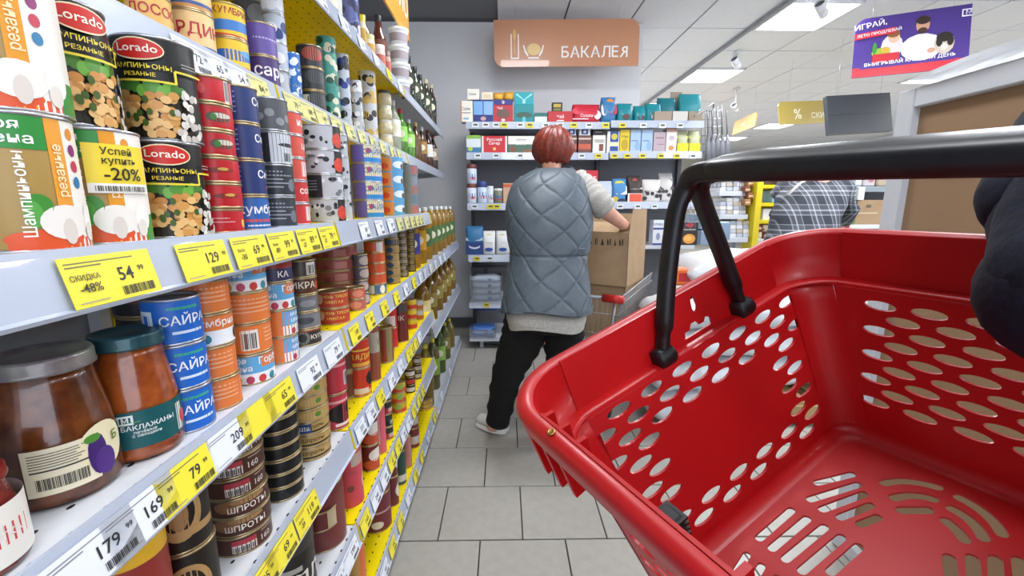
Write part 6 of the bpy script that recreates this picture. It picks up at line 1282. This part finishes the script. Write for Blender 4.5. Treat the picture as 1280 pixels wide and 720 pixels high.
# far shelving seen under the handle
def fbox(name, px0, py0, px1, py1, zc, dpt, col, label=None, cat='packet', group=None, parent=None, items=(), b=.003, m=None):
    a = U(px0, py1, zc); c = U(px1, py0, zc); w = abs(c.x-a.x); h = c.z-a.z
    mb = MB().box((0, dpt/2, h/2), (w, dpt, h), m or mat(col, .5, name='print'), b=min(b, w*.1, h*.1))
    art(mb, items, lambda u, v, L_: (u*h, -.001-.0006*L_, v*h), umax=w/h/2) if items else 0
    o = mb.build(name, parent); o.location = ((a.x+c.x)/2, a.y, a.z)
    if parent: o.location -= parent.location
    if label: T(o, label, cat, group)
    return o
fs_ = empty('shelving_unit', U(915, 300, 4.6)); fs_.location.z = 0; T(fs_, 'white shelving with folded packets left of the yellow shelves', 'shelves')
fbox('upright', 896, 200, 900, 462, 5.0, .04, '#9a9ca0', parent=fs_); fbox('back_panel', 896, 200, 917, 330, 5.0, .03, '#7d8fa8', parent=fs_)
shelf_rows = [(899, 935, 239), (899, 935, 268), (903, 935, 297)]
for k, (x0, x1, y) in enumerate(shelf_rows):
    fbox('shelf', x0, y, x1, y+6, 4.6, .36, '#c2c6ce', parent=fs_)
    n = 0
    for q in range(4):
        xa = x0+1+q*8.2
        for r_ in range(4):
            yb_ = y-.3-5.2*r_
            if (q+r_+k) % 5 == 4 and r_ == 3: continue
            c = ['#cfd2d6', '#b9bdc4', '#d8d6d0', '#a8afba', '#b4a898'][(q*3+r_+k) % 5]
            fbox('folded_cloth', xa, yb_-4.8, xa+7.6, yb_, 4.63, .3, c, '%s folded packet, %s from the left, %s, on the %s far white shelf' % ({'#cfd2d6': 'white', '#b9bdc4': 'grey', '#d8d6d0': 'cream', '#a8afba': 'bluish', '#b4a898': 'beige'}[c], ON[q], ['lowest', 'second up', 'third up', 'highest'][r_], ['upper', 'middle', 'lower'][k]), 'packet', 'folded packets on the far white shelves', b=.006)
for k in range(5):
    fbox('spice_packet', 931+4*(k % 2), 217+8*k, 938+4*(k % 2), 224.5+8*k, 4.55, .1, ['#8a5a3a', '#a87a4a', '#7a4a30'][k % 3], 'small brown hanging packet, %s from the top beside the yellow shelves' % ON[k], 'packet', 'brown hanging packets', items=[('r', -.4, .3, .4, .6, '#d8b890')])
MB_ = [(873, 268, 893, 286), (875, 288, 896, 306), (895, 278, 912, 300)]
for k, (a, b, c, d) in enumerate(MB_): fbox('blue_box', a, b, c, d, 3.9, .3, '#8fa6bf', 'pale blue box %s behind the black handle arm' % ['at the top', 'at the bottom', 'at the right'][k], 'box', 'pale blue boxes behind the handle')
ys = empty('shelving_unit', U(965, 305, 4.65)); ys.location.z = 0; T(ys, 'bright yellow shelving beside the person in the plaid shirt', 'shelves')
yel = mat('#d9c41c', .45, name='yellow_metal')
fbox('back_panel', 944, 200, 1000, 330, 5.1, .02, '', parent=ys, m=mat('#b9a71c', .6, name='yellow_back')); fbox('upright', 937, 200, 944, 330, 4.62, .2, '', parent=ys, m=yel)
for y in (231, 253.5, 275): fbox('shelf', 945, y, 1006, y+4.5, 4.65, .42, '', parent=ys, m=yel)
fbox('shelf', 943, 299, 1006, 305, 4.65, .42, '#d4d4d2', parent=ys)
for k, (a, b, c, d, col, ds, it) in enumerate([(964, 213, 978, 230, '#3c2a24', 'dark brown tea box, top yellow shelf', [('r', -.25, .3, .25, .5, '#c8b8a0')]), (980, 213, 992, 230, '#6a3a34', 'reddish brown tea box, top yellow shelf', [('r', -.25, .3, .25, .5, '#c8a890')]), (993, 214, 1006, 230, '#54302c', 'dark red tea box half behind the plaid shirt', []),
        (965, 238, 978, 253, '#6f9cc8', 'blue packet, second yellow shelf', [('e', 0, .5, .2, .3, '#c8d8e8')]), (979, 238, 992, 253, '#88aed0', 'pale blue packet, second yellow shelf', []), (953, 261, 968, 275, '#cfd0d4', 'white roll packet, left on the third yellow shelf', []), (969, 260, 984, 275, '#c4c0b8', 'cream roll packet, right on the third yellow shelf', [])]):
    fbox('packet', a, b, c, d, 4.7, .2, col, ds, 'packet', 'packets on the yellow shelving', items=it)
for k in range(6):
    fbox('sweets_bag', 945+8*(k % 3), 281+9*(k//3), 952+8*(k % 3), 289.5+9*(k//3), 4.7, .15, ['#8a2a2a', '#c8b8a0', '#5a2c24'][(k+k//3) % 3], '%s sweets bag, %s from the left in the %s row under the yellow shelves' % (['red', 'cream', 'brown'][(k+k//3) % 3], ON[k % 3], ['upper', 'lower'][k//3]), 'bag', 'sweets bags under the yellow shelves', items=[('e', .1, .5, .3, .2, '#d8c8b0'), ('e', -.3, .3, .15, .15, '#b03030')])
# right shelves with bottles and a carton
rs = empty('shelving_unit', U(1085, 290, 4.0)); rs.location.z = 0; T(rs, 'grey green shelving with a taped carton behind the plaid shirt', 'shelves')
fbox('back_panel', 1045, 190, 1130, 330, 4.5, .02, '#23262a', parent=rs); fbox('upright', 1047, 205, 1055, 330, 4.0, .4, '#8e98a0', parent=rs)
for y, c in ((211, '#9aa090'), (233, '#8c979e'), (281, '#d4dade')): fbox('shelf', 1048, y, 1128, y+(5 if y != 233 else 7), 4.0, .48, c, parent=rs)
for k in range(13): 
    p = U(1057+5*k, 211, 4.05); o = MB().lathe([(.012, 0), (.014, .01), (.014, .045), (.006, .06), (.006, .075), (0, .075)], mat(['#7a4a20', '#3a2a20', '#b07a30', '#8a8a88'][k % 4], .3, name='glass'), 10, cap0=True).build('small_bottle'); o.location = p
    T(o, 'tiny %s bottle, %s in the row over the white packets' % (['brown', 'black', 'amber', 'silver'][k % 4], (ON+['last'])[k]), 'bottle', 'tiny bottles in a row')
for k, (a, b, c, d, col, ds) in enumerate([(1056, 217, 1078, 233, '#d8d8da', 'white film packet, left under the tiny bottles'), (1079, 219, 1094, 233, '#cfc4c4', 'white packet with pink print under the tiny bottles'), (1096, 218, 1120, 233, '#b8a890', 'beige packet at the right under the tiny bottles')]):
    fbox('packet', a, b, c, d, 4.05, .3, col, ds, 'packet', 'packets under the tiny bottles', items=[('e', .1, .5, .25, .15, '#c07a80')] if k == 1 else [], b=.02)
fbox('cardboard_carton', 1068, 250, 1103, 281, 4.05, .35, '', 'taped brown carton on the lower grey green shelf', 'carton', m=CARD, items=[('r', -.5, .45, .3, .5, '#c8b89a'), ('e', -.1, .75, .12, .07, '#6a5a44')]); fbox('cardboard_carton', 1104, 250, 1118, 281, 4.1, .3, '', 'darker brown carton right of the taped one', 'carton', m=mat('#7d6248', .8, name='dark_cardboard'))
fbox('white_card', 1106, 268, 1116, 279, 4.02, .01, '#e0e4e8', 'small white card in front of the darker carton', 'card'); fbox('green_packet', 1059, 270, 1067, 282, 3.95, .1, '#5aa04a', 'small green packet left of the taped carton', 'packet')
fbox('paper_bag', 1072, 234, 1080, 250, 3.98, .05, '#dde0d8', 'white paper tag hanging over the taped carton', 'tag')
for k in range(4): fbox('sweet', 1044+6*k, 279+(k % 2)*2, 1050+6*k, 285, 3.6, .05, ['#c02838', '#d8d0cc', '#b02030', '#e0d8d0'][k], '%s wrapped sweet, %s from the left by the plaid sleeve' % (['crimson', 'white', 'dark red', 'cream'][k], ON[k]), 'sweets', 'sweets by the plaid sleeve')
# bending person in the plaid shirt
pl = bpy.data.materials.new('plaid_cloth'); pl.use_nodes = True; nt = pl.node_tree; N = nt.nodes.new; Lk = nt.links.new; bs = nt.nodes['Principled BSDF']; bs.inputs['Roughness'].default_value = .85
tc = N('ShaderNodeTexCoord'); sp = N('ShaderNodeSeparateXYZ'); Lk(tc.outputs['Object'], sp.inputs[0])
def stripes(out, freq, off, lo, hi):
    m1_ = N('ShaderNodeMath'); m1_.operation = 'MULTIPLY_ADD'; m1_.inputs[1].default_value = freq; m1_.inputs[2].default_value = off; Lk(out, m1_.inputs[0])
    f_ = N('ShaderNodeMath'); f_.operation = 'FRACT'; Lk(m1_.outputs[0], f_.inputs[0]); r_ = N('ShaderNodeValToRGB'); Lk(f_.outputs[0], r_.inputs[0]); cr_ = r_.color_ramp; cr_.interpolation = 'CONSTANT'
    for p, v in ((0, .0), (.30, .55), (.36, .1), (.52, .8), (.60, .1), (.82, .5), (.87, .0)):
        e = cr_.elements.new(p); e.color = (v, v, v, 1)
    cr_.elements.remove(cr_.elements[0]); return r_.outputs[0]
mx = N('ShaderNodeMix'); mx.data_type = 'RGBA'; mx.inputs[0].default_value = .5; Lk(stripes(sp.outputs['X'], 7, .1, 0, 1), mx.inputs[6]); Lk(stripes(sp.outputs['Z'], 7, .3, 0, 1), mx.inputs[7])
mu = N('ShaderNodeMix'); mu.data_type = 'RGBA'; mu.inputs[6].default_value = (.02, .024, .035, 1); mu.inputs[7].default_value = (.5, .52, .58, 1); Lk(mx.outputs[2], mu.inputs[0]); Lk(mu.outputs[2], bs.inputs['Base Color'])
ZP = 3.35; b0 = U(1015, 520, ZP); po = empty('person', (b0.x, b0.y, 0)); T(po, 'person bending away in a grey plaid shirt with a pale shoulder strap', 'person'); inv = Matrix.Translation((-b0.x, -b0.y, 0))
J = {}; E_ = []
j('pelvis', V(1005, 330, ZP-.05), (.15, .11)); j('spine', V(1008, 290, ZP), (.14, .11), 'pelvis'); j('chest', V(1015, 242, ZP+.12), (.16, .11), 'spine'); j('neck0', V(1026, 218, ZP+.25), .06, 'chest'); j('neck1', V(1029, 212, ZP+.3), .05, 'neck0'); j('head', V(1031, 204, ZP+.36), (.07, .08), 'neck1'); j('crown', V(1032, 200, ZP+.42), .055, 'head')
j('shr', V(1046, 232, ZP+.1), .055, 'chest'); j('elr', V(1060, 262, ZP+.08), .045, 'shr'); j('rwrist', V(1052, 283, ZP+.26), .028, 'elr'); hand(J, E_, 'r', J['rwrist'][0], (-.2, .8, -.3), (0, .3, 1))
j('shl', V(984, 234, ZP+.12), .055, 'chest'); j('ell', V(972, 268, ZP+.2), .045, 'shl'); j('lwrist', V(990, 285, ZP+.4), .028, 'ell'); hand(J, E_, 'l', J['lwrist'][0], (.3, .8, -.2), (0, .3, 1), -1)
base_z = lambda v: Vector((v.x, v.y, .06))
for s, nm in ((-.11, 'l'), (.11, 'r')):
    hp_ = J['pelvis'][0]+Vector((s, 0, -.06)); j('hi'+nm, hp_, .085, 'pelvis'); j('kn'+nm, Vector((hp_.x, hp_.y+.04, .50)), .055, 'hi'+nm); j('an'+nm, Vector((hp_.x, hp_.y, .09)), .036, 'kn'+nm); j('to'+nm, Vector((hp_.x, hp_.y+.16, .04)), .032, 'an'+nm)
skin_body('body', J, E_, skinm, po)
hc = J['head'][0]; MB().ball(hc+Vector((0, .02, .012)), (.088, .1, .088), mat('#4a1c18', .5, noise=.6, nscale=25, bump=.5, name='dark_red_hair', col2='#220c0a'), 24).build('hair', po)
for s in (-1, 1): MB().ball(hc+Vector((s*.078, .0, -.01)), (.01, .02, .026), skinm, 8).build('ear', po)
MB().ball(hc+Vector((0, .10, -.03)), (.012, .018, .02), skinm, 8).build('nose', po)
sh2 = torso([(211, 1017, 1041, ZP+.27, .06), (217, 1003, 1048, ZP+.22, .09), (226, 986, 1056, ZP+.15, .12), (238, 977, 1058, ZP+.08, .14), (255, 970, 1054, ZP+.02, .15), (275, 965, 1047, ZP-.03, .15), (295, 960, 1044, ZP-.06, .155), (318, 956, 1046, ZP-.08, .16)], False, pl, 'shirt', 60, 80)
sh2.tube([V(1046, 222, ZP+.13), V(1057, 240, ZP+.07), V(1062, 262, ZP+.06), V(1056, 277, ZP+.18)], [.065, .075, .068, .05], pl, 18)
sh2.tube([V(988, 224, ZP+.15), V(974, 245, ZP+.14), V(971, 266, ZP+.2), V(984, 281, ZP+.34)], [.06, .068, .06, .05], pl, 18)
for i, v in enumerate(sh2.v): sh2.v[i] = (v[0]+.004*math.sin(30*v[2]+12*v[0]), v[1]+.006*math.sin(22*v[2]-18*v[0]), v[2])
sh2.build('plaid_shirt', po)
MB().tube([V(1044, 214, ZP+.1), V(1022, 219, ZP-.0+.02), V(1000, 229, ZP-.03), V(984, 244, ZP-.08)], .016, mat('#b8b4ae', .6, name='strap'), 8, flat=.3).build('shoulder_strap', po)
jn = mat('#20242e', .85, name='dark_jeans'); tr_ = MB()
for nm in 'lr':
    a, b, c = [J[k+nm][0] for k in ('hi', 'kn', 'an')]; tr_.tube([a+Vector((0, 0, .12)), a, (a+b)/2, b, (b+c)/2, c], [.12, .115, .095, .078, .068, .062], jn, 18)
tr_.build('trousers', po)
for nm in 'lr': a = J['an'+nm][0]; shoe(Vector((a.x, a.y+.2, 0)), Vector((a.x, a.y-.06, 0)), 0) if False else None
def simple_shoe(par, a):
    o = MB().tube([(a.x, a.y-.07, .05), (a.x, a.y-.02, .055), (a.x, a.y+.08, .05), (a.x, a.y+.17, .04), (a.x, a.y+.2, .03)], [.04, .048, .046, .042, .02], mat('#2a2a2e', .5, name='shoe_leather'), 14, up=(0, 0, 1)).build('shoe', par)
    MB().box((a.x, a.y+.06, .01), (.09, .27, .02), mat('#3a3a3c', .6, name='sole'), b=.008).build('sole', o)
for nm in 'lr': simple_shoe(po, J['an'+nm][0])
# ------------------------------------------------------------------ hanging signs on the right
sign('hanging_sign', [U(975, 156, 5.0), U(1062, 152, 5.2), U(1062, 124, 5.2), U(975, 128, 5.0)], .012, '#b09a48', [('t', '%', -.9, .42, .62, '#e8e2c8'), ('t', 'СКИДКИ', .55, .34, .34, '#e8e2c8')], 'gold hanging discount sign with a percent mark', rnd=[0, 0, 0, .06])
sign('hanging_sign', [U(1037, 168, 4.4), U(1116, 163, 4.45), U(1118, 118, 4.45), U(1041, 118, 4.4)], .05, '#2a2d33', [('r', -.86, .48, .86, .5, '#17191c')], 'dark grey hanging panel right of the gold discount sign')
sign('hanging_sign', [U(915, 169, 6.9), U(943, 158, 6.0), U(945, 141, 6.0), U(917, 153, 6.9)], .01, '#dca254', [('t', 'ЧАЙ', -.2, .5, .4, '#f4e6d0')], 'small distant orange hanging sign behind the spatulas', rnd=[0, 0, .08, 0])
po_ = sign('promotional_poster', [U(1064, 98, 3.55), U(1210, 84, 3.25), U(1222, 1, 3.25), U(1079, 25, 3.55)], .006, '#4a3484', [
    ('r', -9, 0, 9, .16, '#c8303c', .0), ('r', -.62, .14, .55, .27, '#4a3484', .02),
    ('e', .15, .40, .26, .22, '#e2e2e6'), ('e', .15, .76, .085, .13, '#c99a80'), ('e', .15, .84, .09, .07, '#3a2a24'), ('e', .15, .67, .06, .05, '#4a3228'),
    ('e', -.22, .47, .14, .2, '#d0c8cc'), ('e', -.2, .62, .075, .10, '#dfb094'), ('e', -.21, .68, .085, .07, '#8a5a34'), ('e', -.36, .38, .12, .08, '#8ab03a'), ('e', -.44, .46, .03, .1, '#3f8a3a'), ('e', -.30, .42, .06, .05, '#d8a03a'), ('r', -.46, .22, -.12, .36, '#c02a34'),
    ('e', .42, .42, .12, .17, '#c8b8a8'), ('e', .42, .52, .1, .08, '#2a2420'), ('e', .36, .45, .04, .08, '#2a2420'), ('e', .49, .45, .04, .08, '#2a2420'), ('e', .42, .36, .04, .05, '#e8e0dc'), ('e', .27, .33, .05, .04, '#c99a80'),
    ('r', -.72, .66, -.18, .76, '#c8303c', .05), ('t', 'ИГРАЙ,', -.52, .86, .12, '#f0eef4', .12), ('t', 'ЛЕТО ПРОДЛЕВАЙ', -.40, .715, .062, '#f0eef4', .1),
    ('t', 'ВЫИГРЫВАЙ КАЖДЫЙ ДЕНЬ', .0, .205, .078, '#f0eef4', .03), ('r', .60, .80, .76, .92, '#f0eef4'), ('r', .615, .82, .745, .90, '#4a3484'), ('t', 'М', .68, .858, .09, '#f0eef4')],
    'purple and red hanging promotional poster with a smiling family and a dog', rnd=[0, 0, 0, .08])
